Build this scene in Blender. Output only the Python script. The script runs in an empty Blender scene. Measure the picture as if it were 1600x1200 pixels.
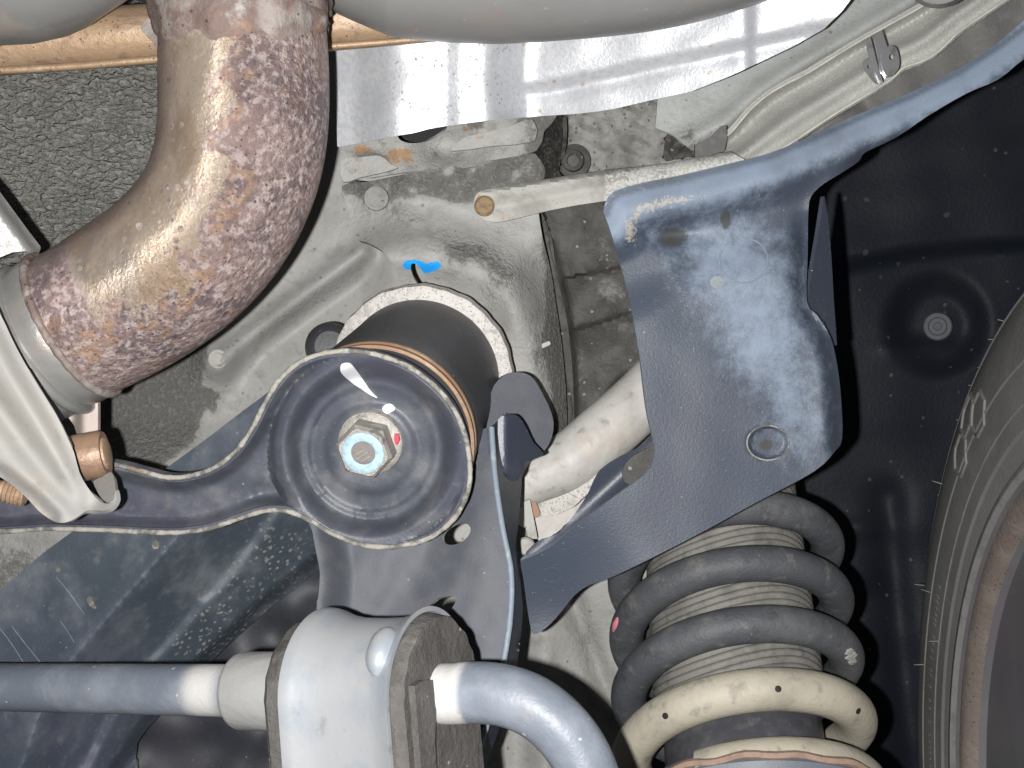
import bpy, bmesh, math, random
import numpy as np
from mathutils import Vector, Matrix
from mathutils.geometry import delaunay_2d_cdt

random.seed(4)
rng = np.random.default_rng(7)
scene = bpy.context.scene
COL = scene.collection

# ------------------------------------------------------------------ camera, light, exposure
F = 2000.0                                    # focal length in photo pixels (1600 wide)
cam_d = bpy.data.cameras.new("camera")
cam_d.sensor_width = 36.0
cam_d.lens = 36.0 * F / 1600.0
cam_d.clip_start = 0.01
cam_d.clip_end = 50.0
cam = bpy.data.objects.new("camera", cam_d)
COL.objects.link(cam)
cam.rotation_euler = (math.radians(90), 0, 0)
scene.camera = cam

world = bpy.data.worlds.new("World")
scene.world = world
world.use_nodes = True
bgn = world.node_tree.nodes["Background"]
bgn.inputs[0].default_value = (0.86, 0.93, 1.0, 1)
bgn.inputs[1].default_value = 0.035

fl = bpy.data.lights.new("phone_flash", 'POINT')
fl.energy = 18.5
fl.color = (1.0, 0.985, 0.96)
fl.shadow_soft_size = 0.0028
flash = bpy.data.objects.new("phone_flash", fl)
flash.location = (-0.019, 0.0, -0.005)
COL.objects.link(flash)

scene.view_settings.view_transform = 'Standard'
scene.view_settings.look = 'None'
scene.view_settings.gamma = 1.0
scene.view_settings.exposure = 0.0
scene.cycles.max_bounces = 4
scene.cycles.diffuse_bounces = 2
scene.cycles.glossy_bounces = 2
scene.cycles.adaptive_threshold = 0.02

# ------------------------------------------------------------------ helpers: points, curves
def P(x, y, d):
    """a place given by the direction it is seen in and its distance in metres"""
    return Vector(((x - 800) / F * d, d, (600 - y) / F * d))

def PA(x, y, d):
    x = np.asarray(x, float); y = np.asarray(y, float); d = np.asarray(d, float) + 0 * x
    return np.stack([(x - 800) / F * d, d, (600 - y) / F * d], -1)

def catmull(pts, n=6, closed=False):
    p = np.array(pts, float)
    m = len(p)
    out = []
    rngi = range(m if closed else m - 1)
    for i in rngi:
        if closed:
            a, b, c, e = p[(i - 1) % m], p[i], p[(i + 1) % m], p[(i + 2) % m]
        else:
            a, b, c, e = p[max(i - 1, 0)], p[i], p[i + 1], p[min(i + 2, m - 1)]
        for k in range(n):
            t = k / n
            out.append(0.5 * ((2 * b) + (c - a) * t + (2 * a - 5 * b + 4 * c - e) * t * t + (3 * b - a - 3 * c + e) * t ** 3))
    if not closed:
        out.append(p[-1])
    return np.array(out)

def resample(p, step, closed=True):
    q = np.vstack([p, p[:1]]) if closed else p
    seg = np.linalg.norm(np.diff(q[:, :2], axis=0), axis=1)
    keep = np.concatenate([[True], seg > 1e-6])
    q = q[keep]
    seg = np.linalg.norm(np.diff(q[:, :2], axis=0), axis=1)
    s = np.concatenate([[0], np.cumsum(seg)])
    n = max(4, int(round(s[-1] / step)))
    t = np.linspace(0, s[-1], n + 1)
    r = np.stack([np.interp(t, s, q[:, k]) for k in range(q.shape[1])], -1)
    return r[:-1] if closed else r

def inside(px, py, poly):
    px = np.asarray(px); py = np.asarray(py)
    c = np.zeros(px.shape, bool)
    m = len(poly)
    j = m - 1
    for i in range(m):
        xi, yi = poly[i]; xj, yj = poly[j]
        if yi != yj:
            k = ((yi > py) != (yj > py)) & (px < (xj - xi) * (py - yi) / (yj - yi) + xi)
            c ^= k
        j = i
    return c

def dist_line(px, py, line, closed=False):
    """distance to a polyline, the fraction along it, and the side (positive below/right of travel)"""
    L = np.array(line, float)
    if closed:
        L = np.vstack([L, L[:1]])
    px = np.asarray(px, float); py = np.asarray(py, float)
    best = np.full(px.shape, 1e9); side = np.zeros(px.shape); tt = np.zeros(px.shape)
    for i in range(len(L) - 1):
        a, b = L[i], L[i + 1]
        ab = b - a
        l2 = max(ab @ ab, 1e-9)
        t = np.clip(((px - a[0]) * ab[0] + (py - a[1]) * ab[1]) / l2, 0, 1)
        dx = px - a[0] - t * ab[0]; dy = py - a[1] - t * ab[1]
        dd = np.hypot(dx, dy)
        s = np.sign(ab[0] * dy - ab[1] * dx)
        m = dd < best
        best = np.where(m, dd, best); side = np.where(m, s, side); tt = np.where(m, (i + t) / (len(L) - 1), tt)
    return best, tt, side

def sstep(a, b, x):
    t = np.clip((x - a) / (b - a), 0, 1)
    return t * t * (3 - 2 * t)

def gauss(x, y, cx, cy, sx, sy=None):
    sy = sy or sx
    return np.exp(-((x - cx) / sx) ** 2 - ((y - cy) / sy) ** 2)

def lump(x, y, sc=30.0, seed=0):
    r = np.random.default_rng(seed)
    v = 0 * np.asarray(x, float)
    for k in range(7):
        a = r.uniform(0, 6.28); f = r.uniform(.6, 1.7) / sc; ph = r.uniform(0, 6.28)
        v = v + np.sin((x * math.cos(a) + y * math.sin(a)) * f * 6.28 + ph)
    return v / 7

# ------------------------------------------------------------------ helpers: materials
def new_mat(name):
    m = bpy.data.materials.new(name)
    m.use_nodes = True
    nt = m.node_tree
    return m, nt, nt.nodes["Principled BSDF"]

class Mat:
    def __init__(s, name, color, rough=.55, metal=0.0, spec=.5):
        s.m, s.nt, s.b = new_mat(name)
        s.N = s.nt.nodes; s.L = s.nt.links
        s.co = s.N.new("ShaderNodeTexCoord")
        s.coord = s.co.outputs["Object"]
        rgb = s.N.new("ShaderNodeRGB"); rgb.outputs[0].default_value = (*color, 1)
        s.col = rgb.outputs[0]
        v = s.N.new("ShaderNodeValue"); v.outputs[0].default_value = rough; s.rough = v.outputs[0]
        v = s.N.new("ShaderNodeValue"); v.outputs[0].default_value = metal; s.metal = v.outputs[0]
        s.b.inputs["Specular IOR Level"].default_value = spec
        s.nrm = None
    def noise(s, scale, detail=4, rough=.6, stretch=None, dist=0.0, coord=None):
        n = s.N.new("ShaderNodeTexNoise")
        n.inputs["Scale"].default_value = scale; n.inputs["Detail"].default_value = detail
        n.inputs["Roughness"].default_value = rough; n.inputs["Distortion"].default_value = dist
        s.L.new(s._map(stretch, coord), n.inputs["Vector"])
        return n.outputs["Fac"]
    def voro(s, scale, feature='F1', rand=1.0, stretch=None, out="Distance"):
        n = s.N.new("ShaderNodeTexVoronoi"); n.feature = feature
        n.inputs["Scale"].default_value = scale; n.inputs["Randomness"].default_value = rand
        s.L.new(s._map(stretch, None), n.inputs["Vector"])
        return n.outputs[out]
    def _map(s, stretch, coord):
        c = coord or s.coord
        if stretch is None:
            return c
        mp = s.N.new("ShaderNodeMapping")
        if len(stretch) == 2:
            mp.inputs["Rotation"].default_value = stretch[1]
            mp.inputs["Scale"].default_value = stretch[0]
        else:
            mp.inputs["Scale"].default_value = stretch
        s.L.new(c, mp.inputs["Vector"])
        return mp.outputs[0]
    def attr(s, name):
        a = s.N.new("ShaderNodeAttribute"); a.attribute_name = name
        return a.outputs["Fac"]
    def ramp(s, val, lo, hi, a=0.0, b=1.0):
        r = s.N.new("ShaderNodeMapRange"); r.interpolation_type = 'SMOOTHSTEP'
        r.inputs[1].default_value = lo; r.inputs[2].default_value = hi
        r.inputs[3].default_value = a; r.inputs[4].default_value = b
        s.L.new(val, r.inputs[0])
        return r.outputs[0]
    def math(s, op, a, b=None):
        n = s.N.new("ShaderNodeMath"); n.operation = op
        for i, v in enumerate((a, b)):
            if v is None: continue
            if isinstance(v, (int, float)): n.inputs[i].default_value = v
            else: s.L.new(v, n.inputs[i])
        return n.outputs[0]
    def mixf(s, base, fac, val):
        n = s.N.new("ShaderNodeMix"); n.data_type = 'FLOAT'
        s.L.new(fac, n.inputs[0]); s.L.new(base, n.inputs[2])
        if isinstance(val, (int, float)): n.inputs[3].default_value = val
        else: s.L.new(val, n.inputs[3])
        return n.outputs[0]
    def over(s, color, fac, amount=1.0, rough=None, metal=None):
        f = fac if amount == 1.0 else s.math('MULTIPLY', fac, amount)
        n = s.N.new("ShaderNodeMix"); n.data_type = 'RGBA'
        s.L.new(f, n.inputs[0]); s.L.new(s.col, n.inputs[6])
        if isinstance(color, tuple): n.inputs[7].default_value = (*color, 1)
        else: s.L.new(color, n.inputs[7])
        s.col = n.outputs[2]
        if rough is not None: s.rough = s.mixf(s.rough, f, rough)
        if metal is not None: s.metal = s.mixf(s.metal, f, metal)
        return s
    def bump(s, h, dist=.001, strength=1.0):
        n = s.N.new("ShaderNodeBump"); n.inputs["Strength"].default_value = strength
        n.inputs["Distance"].default_value = dist
        s.L.new(h, n.inputs["Height"])
        if s.nrm is not None: s.L.new(s.nrm, n.inputs["Normal"])
        s.nrm = n.outputs[0]
        return s
    def done(s):
        s.L.new(s.col, s.b.inputs["Base Color"]); s.L.new(s.rough, s.b.inputs["Roughness"])
        s.L.new(s.metal, s.b.inputs["Metallic"])
        if s.nrm is not None: s.L.new(s.nrm, s.b.inputs["Normal"])
        return s.m
    # ready-made wear
    def blotch(s, color, scale, lo, hi, amount=1.0, detail=5, rough=None, metal=None, stretch=None, dist=0.0):
        return s.over(color, s.ramp(s.noise(scale, detail, .62, stretch, dist), lo, hi), amount, rough, metal)
    def specks(s, color, scale, size, amount=1.0, keep=.5, rough=None):
        """small dots in some of the cells only"""
        n = s.N.new("ShaderNodeTexVoronoi"); n.inputs["Scale"].default_value = scale
        s.L.new(s.coord, n.inputs["Vector"])
        w = s.noise(scale * 1.7, 3)
        d = s.math('ADD', n.outputs["Distance"], s.math('MULTIPLY', s.math('SUBTRACT', w, .5), .5))
        a = s.ramp(d, size + .17, size + .10)
        sep = s.N.new("ShaderNodeSeparateColor"); s.L.new(n.outputs["Color"], sep.inputs[0])
        g = s.math('LESS_THAN', sep.outputs[0], keep)
        return s.over(color, s.math('MULTIPLY', a, g), amount, rough)

def car_paint(name, c, dirt=.6):
    m = Mat(name, c, .5, 0, .4)
    m.blotch((c[0] * .72, c[1] * .72, c[2] * .70), 26, .45, .7, .8 * dirt)
    m.blotch((.25, .24, .22), 75, .52, .72, .8 * dirt, 7)
    m.blotch((.30, .30, .29), 620, .50, .62, .35, 3)
    m.blotch((.22, .215, .20), 190, .58, .70, .55 * dirt, 6)
    m.blotch((c[0] * 1.1, c[1] * 1.1, c[2] * 1.12), 18, .5, .72, .5)
    st = m.attr("stain")
    n = m.noise(300, 6, .7)
    k = m.ramp(m.math('ADD', st, m.math('MULTIPLY', m.math('SUBTRACT', n, .5), .9)), .42, .66)
    m.over((.15, .145, .135), k, .9, .75)
    m.over((.27, .265, .25), m.math('MULTIPLY', k, m.ramp(m.noise(420, 5, .7), .5, .62)), .7)
    m.specks((.22, .15, .08), 260, .05, .8, .06)
    m.specks((.15, .14, .13), 420, .03, .6, .1)
    rs = m.attr("rust")
    k2 = m.ramp(m.math('ADD', rs, m.math('MULTIPLY', m.math('SUBTRACT', m.noise(420, 5, .7), .5), 1.3)), .45, .75)
    m.over((.36, .19, .07), k2, .8, .8)
    bl = m.attr("blue")
    m.over((.02, .36, .92), m.ramp(m.math('ADD', bl, m.math('MULTIPLY', m.math('SUBTRACT', m.noise(500, 3), .5), .4)), .46, .54), 1, .45)
    hb = m.math('MULTIPLY', m.noise(420, 4, .7), m.math('ADD', .22, m.math('MULTIPLY', st, 2.6)))
    m.bump(hb, .0011)
    return m.done()

def dark_steel(name, c=(.045, .055, .075), dust=(.20, .215, .235), amt=.6, rough=.42, speck=.35, mud=False, ds=24):
    m = Mat(name, c, rough, 0, .55)
    m.blotch(dust, ds, .42, .74, amt, 6, rough + .14)
    m.blotch((c[0] * 1.1, c[1] * .95, c[2] * 1.15), 9, .4, .7, .7)
    m.blotch((dust[0] * .9, dust[1] * .8, dust[2] * .7), 130, .55, .78, amt * .7, 6, .75)
    if mud:
        st = m.attr("stain")
        vor = m.voro(300)
        dots = m.ramp(m.math('ADD', vor, m.math('MULTIPLY', m.noise(500, 3), .6)), .60, .50)
        dots = m.math('MULTIPLY', dots, m.ramp(m.noise(90, 3), .30, .50))
        big = m.ramp(m.noise(210, 6, .7), .60, .66)
        k = m.math('MULTIPLY', m.math('MAXIMUM', dots, big), st)
        m.over((.26, .265, .255), k, .8, .85)
    m.specks((.45, .45, .43), 330, -.05, speck, .06)
    m.specks((.42, .42, .40), 900, .02, speck * .7, .06)
    m.bump(m.noise(800, 4, .7), .00018, .7)
    return m.done()

# ------------------------------------------------------------------ helpers: objects
def tag(o, label=None, cat=None, group=None, kind=None):
    if label: o["label"] = label
    if cat: o["category"] = cat
    if group: o["group"] = group
    if kind: o["kind"] = kind
    return o

def thing(name, label, cat, loc, group=None):
    o = bpy.data.objects.new(name, None)
    o.empty_display_size = .01
    COL.objects.link(o)
    o.location = loc
    return tag(o, label, cat, group)

def world_loc(o):
    v = Vector((0, 0, 0))
    while o is not None:
        v = v + o.location; o = o.parent
    return v

def build(name, verts, faces, mats, parent=None, mi=None, attrs=None, uv=None, angle=38, smooth=True, loc=None):
    verts = np.asarray(verts, float)
    if parent is not None:
        off = np.array(world_loc(parent)); oloc = (0, 0, 0)
    else:
        off = np.array(loc if loc is not None else verts.mean(0)); oloc = tuple(off)
    me = bpy.data.meshes.new(name)
    me.from_pydata((verts - off).tolist(), [], [list(map(int, f)) for f in faces])
    for m in (mats if isinstance(mats, (list, tuple)) else [mats]):
        me.materials.append(m)
    if mi is not None:
        me.polygons.foreach_set("material_index", np.asarray(mi, np.int32))
    if uv is not None:
        l = me.uv_layers.new(name="UVMap")
        idx = np.zeros(len(me.loops), np.int32); me.loops.foreach_get("vertex_index", idx)
        u = np.asarray(uv, float)[idx]
        l.data.foreach_set("uv", u.ravel())
    for k, v in (attrs or {}).items():
        a = me.attributes.new(k, 'FLOAT', 'POINT'); a.data.foreach_set("value", np.asarray(v, np.float32))
    me.polygons.foreach_set("use_smooth", np.full(len(me.polygons), smooth))
    me.update()
    bm = bmesh.new(); bm.from_mesh(me); bmesh.ops.recalc_face_normals(bm, faces=bm.faces[:]); bm.to_mesh(me); bm.free()
    if smooth:
        me.set_sharp_from_angle(angle=math.radians(angle))
    o = bpy.data.objects.new(name, me)
    COL.objects.link(o)
    if parent is not None:
        o.parent = parent
    o.location = oloc
    return o

def depthfn(d):
    return d if callable(d) else (lambda x, y: d + 0 * x)

def plane3(a, b, c):
    """distance function of the plane through three seen points (x, y, d)"""
    A, B, C = P(*a), P(*b), P(*c)
    n = (B - A).cross(C - A); k = n.dot(A)
    return lambda x, y: k / (n.x * (x - 800) / F + n.y + n.z * (600 - y) / F)

def sheet(name, outline, depth, mat, parent=None, t=.0016, grid=7, holes=(), attrs=None, edge=None, sm=5, angle=42):
    """sheet metal: a curved skin with real thickness, cut to an outline"""
    depth = depthfn(depth)
    def prep(o):
        o = np.array(o, float)
        return resample(catmull(o, sm, True) if sm > 1 else o, grid * .75)
    loops = [prep(outline)] + [prep(h) for h in holes]
    lo = loops[0].min(0); hi = loops[0].max(0)
    gx, gy = np.meshgrid(np.arange(lo[0], hi[0], grid), np.arange(lo[1], hi[1], grid * .9))
    gx = gx + (np.arange(gx.shape[0]) % 2)[:, None] * grid * .5
    gx = gx.ravel() + rng.uniform(-.06, .06, gx.size) * grid; gy = gy.ravel() + rng.uniform(-.06, .06, gy.size) * grid
    k = inside(gx, gy, loops[0])
    for h in loops[1:]:
        k &= ~inside(gx, gy, h)
    for l in loops:
        m = dist_line(gx, gy, l, True)[0] > grid * .55
        k &= m
    pts = [l for l in loops] + [np.stack([gx[k], gy[k]], -1)]
    edges = []; s = 0
    for l in loops:
        n = len(l); edges += [(s + i, s + (i + 1) % n) for i in range(n)]; s += n
    allp = np.vstack(pts)
    res = delaunay_2d_cdt([Vector((float(a), float(b))) for a, b in allp], edges, [], 0, 1e-5)
    v2 = np.array([(v.x, v.y) for v in res[0]]); tris = np.array([f for f in res[2] if len(f) == 3])
    c = v2[tris].mean(1)
    ok = inside(c[:, 0], c[:, 1], loops[0])
    for h in loops[1:]:
        ok &= ~inside(c[:, 0], c[:, 1], h)
    tris = tris[ok]
    used = np.unique(tris); mp = -np.ones(len(v2), int); mp[used] = np.arange(len(used))
    v2 = v2[used]; tris = mp[tris]
    v3 = PA(v2[:, 0], v2[:, 1], depth(v2[:, 0], v2[:, 1]))
    fn = np.cross(v3[tris[:, 1]] - v3[tris[:, 0]], v3[tris[:, 2]] - v3[tris[:, 0]])
    fl_ = fn[:, 1] > 0
    tris[fl_] = tris[fl_][:, ::-1]; fn[fl_] *= -1
    vn = np.zeros_like(v3)
    for q in range(3):
        np.add.at(vn, tris[:, q], fn)
    vn /= np.linalg.norm(vn, axis=1)[:, None] + 1e-12
    n = len(v3)
    back = v3 - vn * t
    ecount = {}
    for f in tris:
        for a, b in ((f[0], f[1]), (f[1], f[2]), (f[2], f[0])):
            if (b, a) in ecount: del ecount[(b, a)]
            else: ecount[(a, b)] = 1
    sides = [(b, a, a + n, b + n) for a, b in ecount]
    faces = [tuple(f) for f in tris] + [tuple(f[::-1] + n) for f in tris] + sides
    mi = [0] * (2 * len(tris)) + [1 if edge else 0] * len(sides)
    at = {}
    for kk, fnc in (attrs or {}).items():
        w = fnc(v2[:, 0], v2[:, 1]); at[kk] = np.concatenate([w, w])
    return build(name, np.vstack([v3, back]), faces, [mat, edge] if edge else mat, parent, mi, at, angle=angle)

def frames(p):
    t = np.gradient(p, axis=0); t /= np.linalg.norm(t, axis=1)[:, None]
    e = np.zeros_like(p)
    ref = np.array([0, -1.0, 0])
    for i in range(len(p)):
        r = ref - (ref @ t[i]) * t[i]
        r /= np.linalg.norm(r); e[i] = r; ref = r
    return t, e, np.cross(t, e)

def sweep(name, pts3, rad, mat, parent=None, n=28, caps=True, section=None, attrs=None, closed=False, angle=40, rfun=None):
    """tube through 3-D points; section(angle) scales the radius, rfun(s, angle) adds relief"""
    p = np.asarray(pts3, float); m = len(p)
    t, e, f = frames(p)
    if closed:
        t = np.roll(p, -1, 0) - np.roll(p, 1, 0); t /= np.linalg.norm(t, axis=1)[:, None]
        e = np.array([0, -1.0, 0]) - (t @ np.array([0, -1.0, 0]))[:, None] * t; e /= np.linalg.norm(e, axis=1)[:, None]
        f = np.cross(t, e)
    rad = np.broadcast_to(np.asarray(rad, float), (m,))
    a = np.linspace(0, 2 * math.pi, n, endpoint=False)
    s = np.concatenate([[0], np.cumsum(np.linalg.norm(np.diff(p, axis=0), axis=1))])
    R = rad[:, None] * (section(a)[None, :] if section else np.ones((1, n)))
    if rfun is not None:
        R = R + rfun(s[:, None] + 0 * a[None, :], a[None, :] + 0 * s[:, None])
    v = p[:, None, :] + R[..., None] * (np.cos(a)[None, :, None] * e[:, None, :] + np.sin(a)[None, :, None] * f[:, None, :])
    faces = []
    for i in range(m if closed else m - 1):
        i2 = (i + 1) % m
        for j in range(n):
            faces.append((i * n + j, i * n + (j + 1) % n, i2 * n + (j + 1) % n, i2 * n + j))
    if caps and not closed:
        faces.append(tuple(range(n))[::-1]); faces.append(tuple((m - 1) * n + j for j in range(n)))
    V = v.reshape(-1, 3)
    aa = np.where(a > math.pi, a - 2 * math.pi, a)
    at = {"along": np.repeat(s, n), "around": np.tile(aa, m)}
    at.update(attrs or {})
    return build(name, V, faces, mat, parent, attrs=at, angle=angle)

def tube(name, pts, mat, parent=None, n=28, sub=8, **kw):
    """pts: (x, y, d, r) seen points with the radius in photo pixels"""
    q = catmull(pts, sub)
    return sweep(name, PA(q[:, 0], q[:, 1], q[:, 2]), q[:, 3] * q[:, 2] / F, mat, parent, n, **kw)

def lathe(name, origin, axis, prof, mat, parent=None, n=64, arc=None, mi=None, attrs=None, angle=35, relief=None, ring=False):
    """prof: (along axis, radius) in metres; ring joins the ends of the profile"""
    w = Vector(axis).normalized()
    ref = Vector((0, -1, 0))
    if abs(w.y) > .9: ref = Vector((0, 0, 1))
    u = (ref - ref.dot(w) * w).normalized(); v = w.cross(u)
    o = np.array(origin); u = np.array(u); v = np.array(v); w = np.array(w)
    a = np.linspace(0, 2 * math.pi, n, endpoint=False)
    pr = np.array(list(prof) + ([prof[0]] if ring else []), float)
    rr = pr[:, 1][:, None] + 0 * a[None, :]; zz = pr[:, 0][:, None] + 0 * a[None, :]
    if relief is not None:
        rr, zz = relief(rr, zz, a[None, :] + 0 * rr)
    V = o + zz[..., None] * w + rr[..., None] * (np.cos(a)[None, :, None] * u + np.sin(a)[None, :, None] * v)
    faces = []; mm = []
    for i in range(len(pr) - 1):
        for j in range(n):
            faces.append((i * n + j, i * n + (j + 1) % n, (i + 1) * n + (j + 1) % n, (i + 1) * n + j)); mm.append(mi[i] if mi else 0)
    if pr[0, 1] > 1e-6 and not ring: faces.append(tuple(range(n))[::-1]); mm.append(mi[0] if mi else 0)
    if pr[-1, 1] > 1e-6 and not ring: faces.append(tuple((len(pr) - 1) * n + j for j in range(n))); mm.append(mi[-1] if mi else 0)
    return build(name, V.reshape(-1, 3), faces, mat, parent, mm, angle=angle,
                 attrs={"along": zz.ravel(), "around": np.tile(a, len(pr))})

def ribbon(name, line, depth, width, mat, parent, t=.0014, closed=False, sm=5):
    """thin flat edge following a seen line"""
    q = catmull(line, sm, closed); q = resample(q, 5, closed)
    d = depthfn(depth)(q[:, 0], q[:, 1])
    p = PA(q[:, 0], q[:, 1], d)
    return sweep(name, p, width * d / F / 2, mat, parent, 8, closed=closed, caps=not closed)

def ell(cx, cy, rx, ry, rot=0, n=20):
    a = np.linspace(0, 2 * math.pi, n, endpoint=False); c, s = math.cos(math.radians(rot)), math.sin(math.radians(rot))
    return [(cx + rx * math.cos(q) * c - ry * math.sin(q) * s, cy + rx * math.cos(q) * s + ry * math.sin(q) * c) for q in a]

# ------------------------------------------------------------------ materials
M = {}
M['body'] = car_paint('body_paint', (.372, .370, .356), 1.0)
M['body_sill'] = car_paint('sill_paint', (.39, .405, .395), .6)

m = Mat('undercoat', (.235, .23, .21), .58, 0, .5)
m.blotch((.17, .165, .15), 22, .4, .7, .8)
m.blotch((.33, .29, .14), 75, .69, .76, .5)
n0 = m.noise(400, 2, .5, (.72, 1, 1.25), .6); n1 = m.noise(620, 3, .6)
hgt = m.math('ADD', m.ramp(n0, .28, .70, 0.0, 1.4), m.math('MULTIPLY', n1, .7))
m.over((.31, .305, .285), m.ramp(hgt, .8, 1.6), .4)
m.bump(hgt, .0017, 1.0)
M['undercoat'] = m.done()

m = Mat('dark_undercoat', (.060, .058, .054), .6, 0, .4)
m.blotch((.11, .106, .098), 60, .45, .68, .8, 6)
st = m.attr("stain")
m.over((.27, .27, .255), m.ramp(m.math('ADD', st, m.math('MULTIPLY', m.math('SUBTRACT', m.noise(210, 7, .75), .5), 1.5)), .40, .95), .8)
m.specks((.4, .38, .33), 260, .05, .6, .12)
m.bump(m.noise(260, 5, .65), .0012, .8)
M['dark_undercoat'] = m.done()

m = Mat('sealer', (.33, .325, .31), .75, 0, .25)
m.blotch((.18, .175, .16), 70, .42, .66, .9)
m.specks((.10, .095, .09), 330, .12, .8, .35)
m.bump(m.noise(330, 5, .7), .0016, .9)
M['sealer'] = m.done()

# rusty, heat-tinted elbow
m = Mat('rusty_elbow', (.30, .215, .203), .46, .18, .55)
m.blotch((.15, .115, .125), 50, .44, .60, .9, 6)
m.blotch((.36, .185, .085), 60, .55, .74, .75, 6)
m.blotch((.54, .445, .425), 340, .46, .62, .8, 7)
ar = m.attr("around"); al = m.attr("along")
nb = m.noise(55, 6, .68)
nn = m.math('MULTIPLY', m.math('SUBTRACT', nb, .5), 1.7)
edge1 = m.math('ADD', m.math('ADD', ar, m.ramp(al, .06, .13, 0.0, .38)), nn)
gold = m.ramp(edge1, -.02, .06)
lo_end = m.ramp(m.math('ADD', al, m.math('MULTIPLY', nn, .012)), .030, .036)
hi_end = m.ramp(m.math('ADD', al, m.math('MULTIPLY', nn, .010)), .150, .143)
gold = m.math('MULTIPLY', gold, m.math('MULTIPLY', lo_end, hi_end))
spots = m.ramp(m.math('ADD', m.voro(230), m.math('MULTIPLY', m.noise(300, 4), .8)), .70, .60)
spots = m.math('MULTIPLY', spots, m.ramp(m.noise(35, 3), .40, .60))
gold = m.math('MULTIPLY', gold, m.math('SUBTRACT', 1.0, spots))
m.over((.72, .59, .47), gold, .96, .33, .75)
m.over((.55, .38, .26), m.math('MULTIPLY', gold, m.ramp(m.noise(40, 6, .65, (1, 1, .5)), .45, .62)), .75)
m.over((.42, .37, .35), m.math('MULTIPLY', gold, m.ramp(m.noise(70, 6, .7, (1, 1, .3)), .50, .64)), .6)
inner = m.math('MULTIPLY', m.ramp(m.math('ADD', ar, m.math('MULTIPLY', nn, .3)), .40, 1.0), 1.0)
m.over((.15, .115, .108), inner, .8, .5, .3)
gl = m.math('MULTIPLY', m.ramp(edge1, -.42, -.22), m.math('SUBTRACT', 1.0, m.ramp(edge1, -.10, .0)))
m.over((.50, .31, .18), m.math('MULTIPLY', gl, m.math('MULTIPLY', m.ramp(al, .03, .05), m.ramp(m.noise(150, 4), .46, .60))), .55, .5, .3)
pit = m.math('MAXIMUM', m.ramp(m.math('ADD', m.voro(420), m.math('MULTIPLY', m.noise(600, 3), .5)), .46, .36), m.math('MULTIPLY', m.ramp(m.noise(520, 4, .7), .56, .64), m.ramp(ar, .1, -.4, 0.0, .7)))
m.over((.085, .055, .058), m.math('MULTIPLY', pit, m.math('SUBTRACT', 1.0, m.math('MULTIPLY', gold, .75))), .8)
hh = m.math('ADD', m.math('MULTIPLY', m.noise(430, 5, .72), m.ramp(ar, .25, -.25, .2, 1.25)), m.math('MULTIPLY', m.math('MULTIPLY', m.voro(420), m.ramp(ar, .1, -.2)), .3))
m.bump(hh, .0018, 1.0)
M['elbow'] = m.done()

m = Mat('collar_steel', (.30, .265, .245), .62, .12, .4)
m.blotch((.17, .115, .10), 50, .38, .56, .9)
m.blotch((.44, .42, .40), 90, .54, .70, .8)
m.blotch((.36, .20, .12), 110, .58, .72, .7)
m.specks((.07, .045, .04), 330, .02, .8, .4)
m.bump(m.noise(260, 5, .7), .0013, .8)
M['collar'] = m.done()

m = Mat('zinc_sleeve', (.34, .335, .325), .38, .45, .5)
m.blotch((.24, .215, .205), 30, .45, .68, .7)
m.blotch((.42, .33, .30), 45, .58, .72, .5)
m.bump(m.noise(160, 5, .6), .0006, .7)
M['sleeve'] = m.done()

m = Mat('tan_pipe', (.42, .29, .185), .5, .3, .5)
m.blotch((.24, .15, .11), 70, .52, .66, .85, 6, stretch=(.5, 1, 1.6))
m.blotch((.58, .47, .36), 50, .50, .70, .7, 5, stretch=(.4, 1, 2.2))
m.blotch((.28, .17, .12), 200, .54, .66, .6, 7)
m.specks((.12, .075, .065), 400, .0, .9, .5)
m.bump(m.noise(300, 5, .7), .0007, .7)
M['tan'] = m.done()

m = Mat('muffler_steel', (.32, .315, .308), .38, .3, .5)
m.blotch((.28, .275, .275), 14, .4, .65, .7)
m.blotch((.42, .27, .22), 40, .56, .70, .55, 6)
m.blotch((.20, .195, .19), 60, .54, .70, .5, 7, stretch=(.4, 1, 1))
m.blotch((.48, .47, .45), 25, .54, .70, .5)
m.blotch((.36, .32, .24), 20, .56, .74, .35)
m.specks((.5, .49, .47), 260, .03, .5, .1)
m.bump(m.noise(40, 3), .0006, .5)
M['muffler'] = m.done()

m = Mat('aluminised', (.68, .69, .715), .40, .35, .5)
m.blotch((.56, .575, .61), 18, .42, .66, .8)
m.blotch((.54, .56, .60), 420, .42, .62, .75, 3)
bs = m.attr("stain")
dk = m.ramp(m.math('ADD', m.voro(480), m.math('MULTIPLY', m.noise(900, 4, .7), .9)), .76, .66)
m.over((.20, .19, .18), m.math('MULTIPLY', dk, m.math('MULTIPLY', m.ramp(bs, 0.0, 1.0, .12, 1.0), m.ramp(m.noise(80, 4), .42, .60))), .8, .7, 0)
rs = m.attr("rust")
m.over((.50, .30, .12), m.ramp(m.math('ADD', rs, m.math('MULTIPLY', m.math('SUBTRACT', m.noise(500, 5, .7), .5), 1.4)), .5, .75), .8, .8, 0)
m.specks((.45, .32, .20), 150, .03, .6, .12)
m.bump(m.noise(750, 3, .6), .00025, .6)
M['shield'] = m.done()

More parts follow.
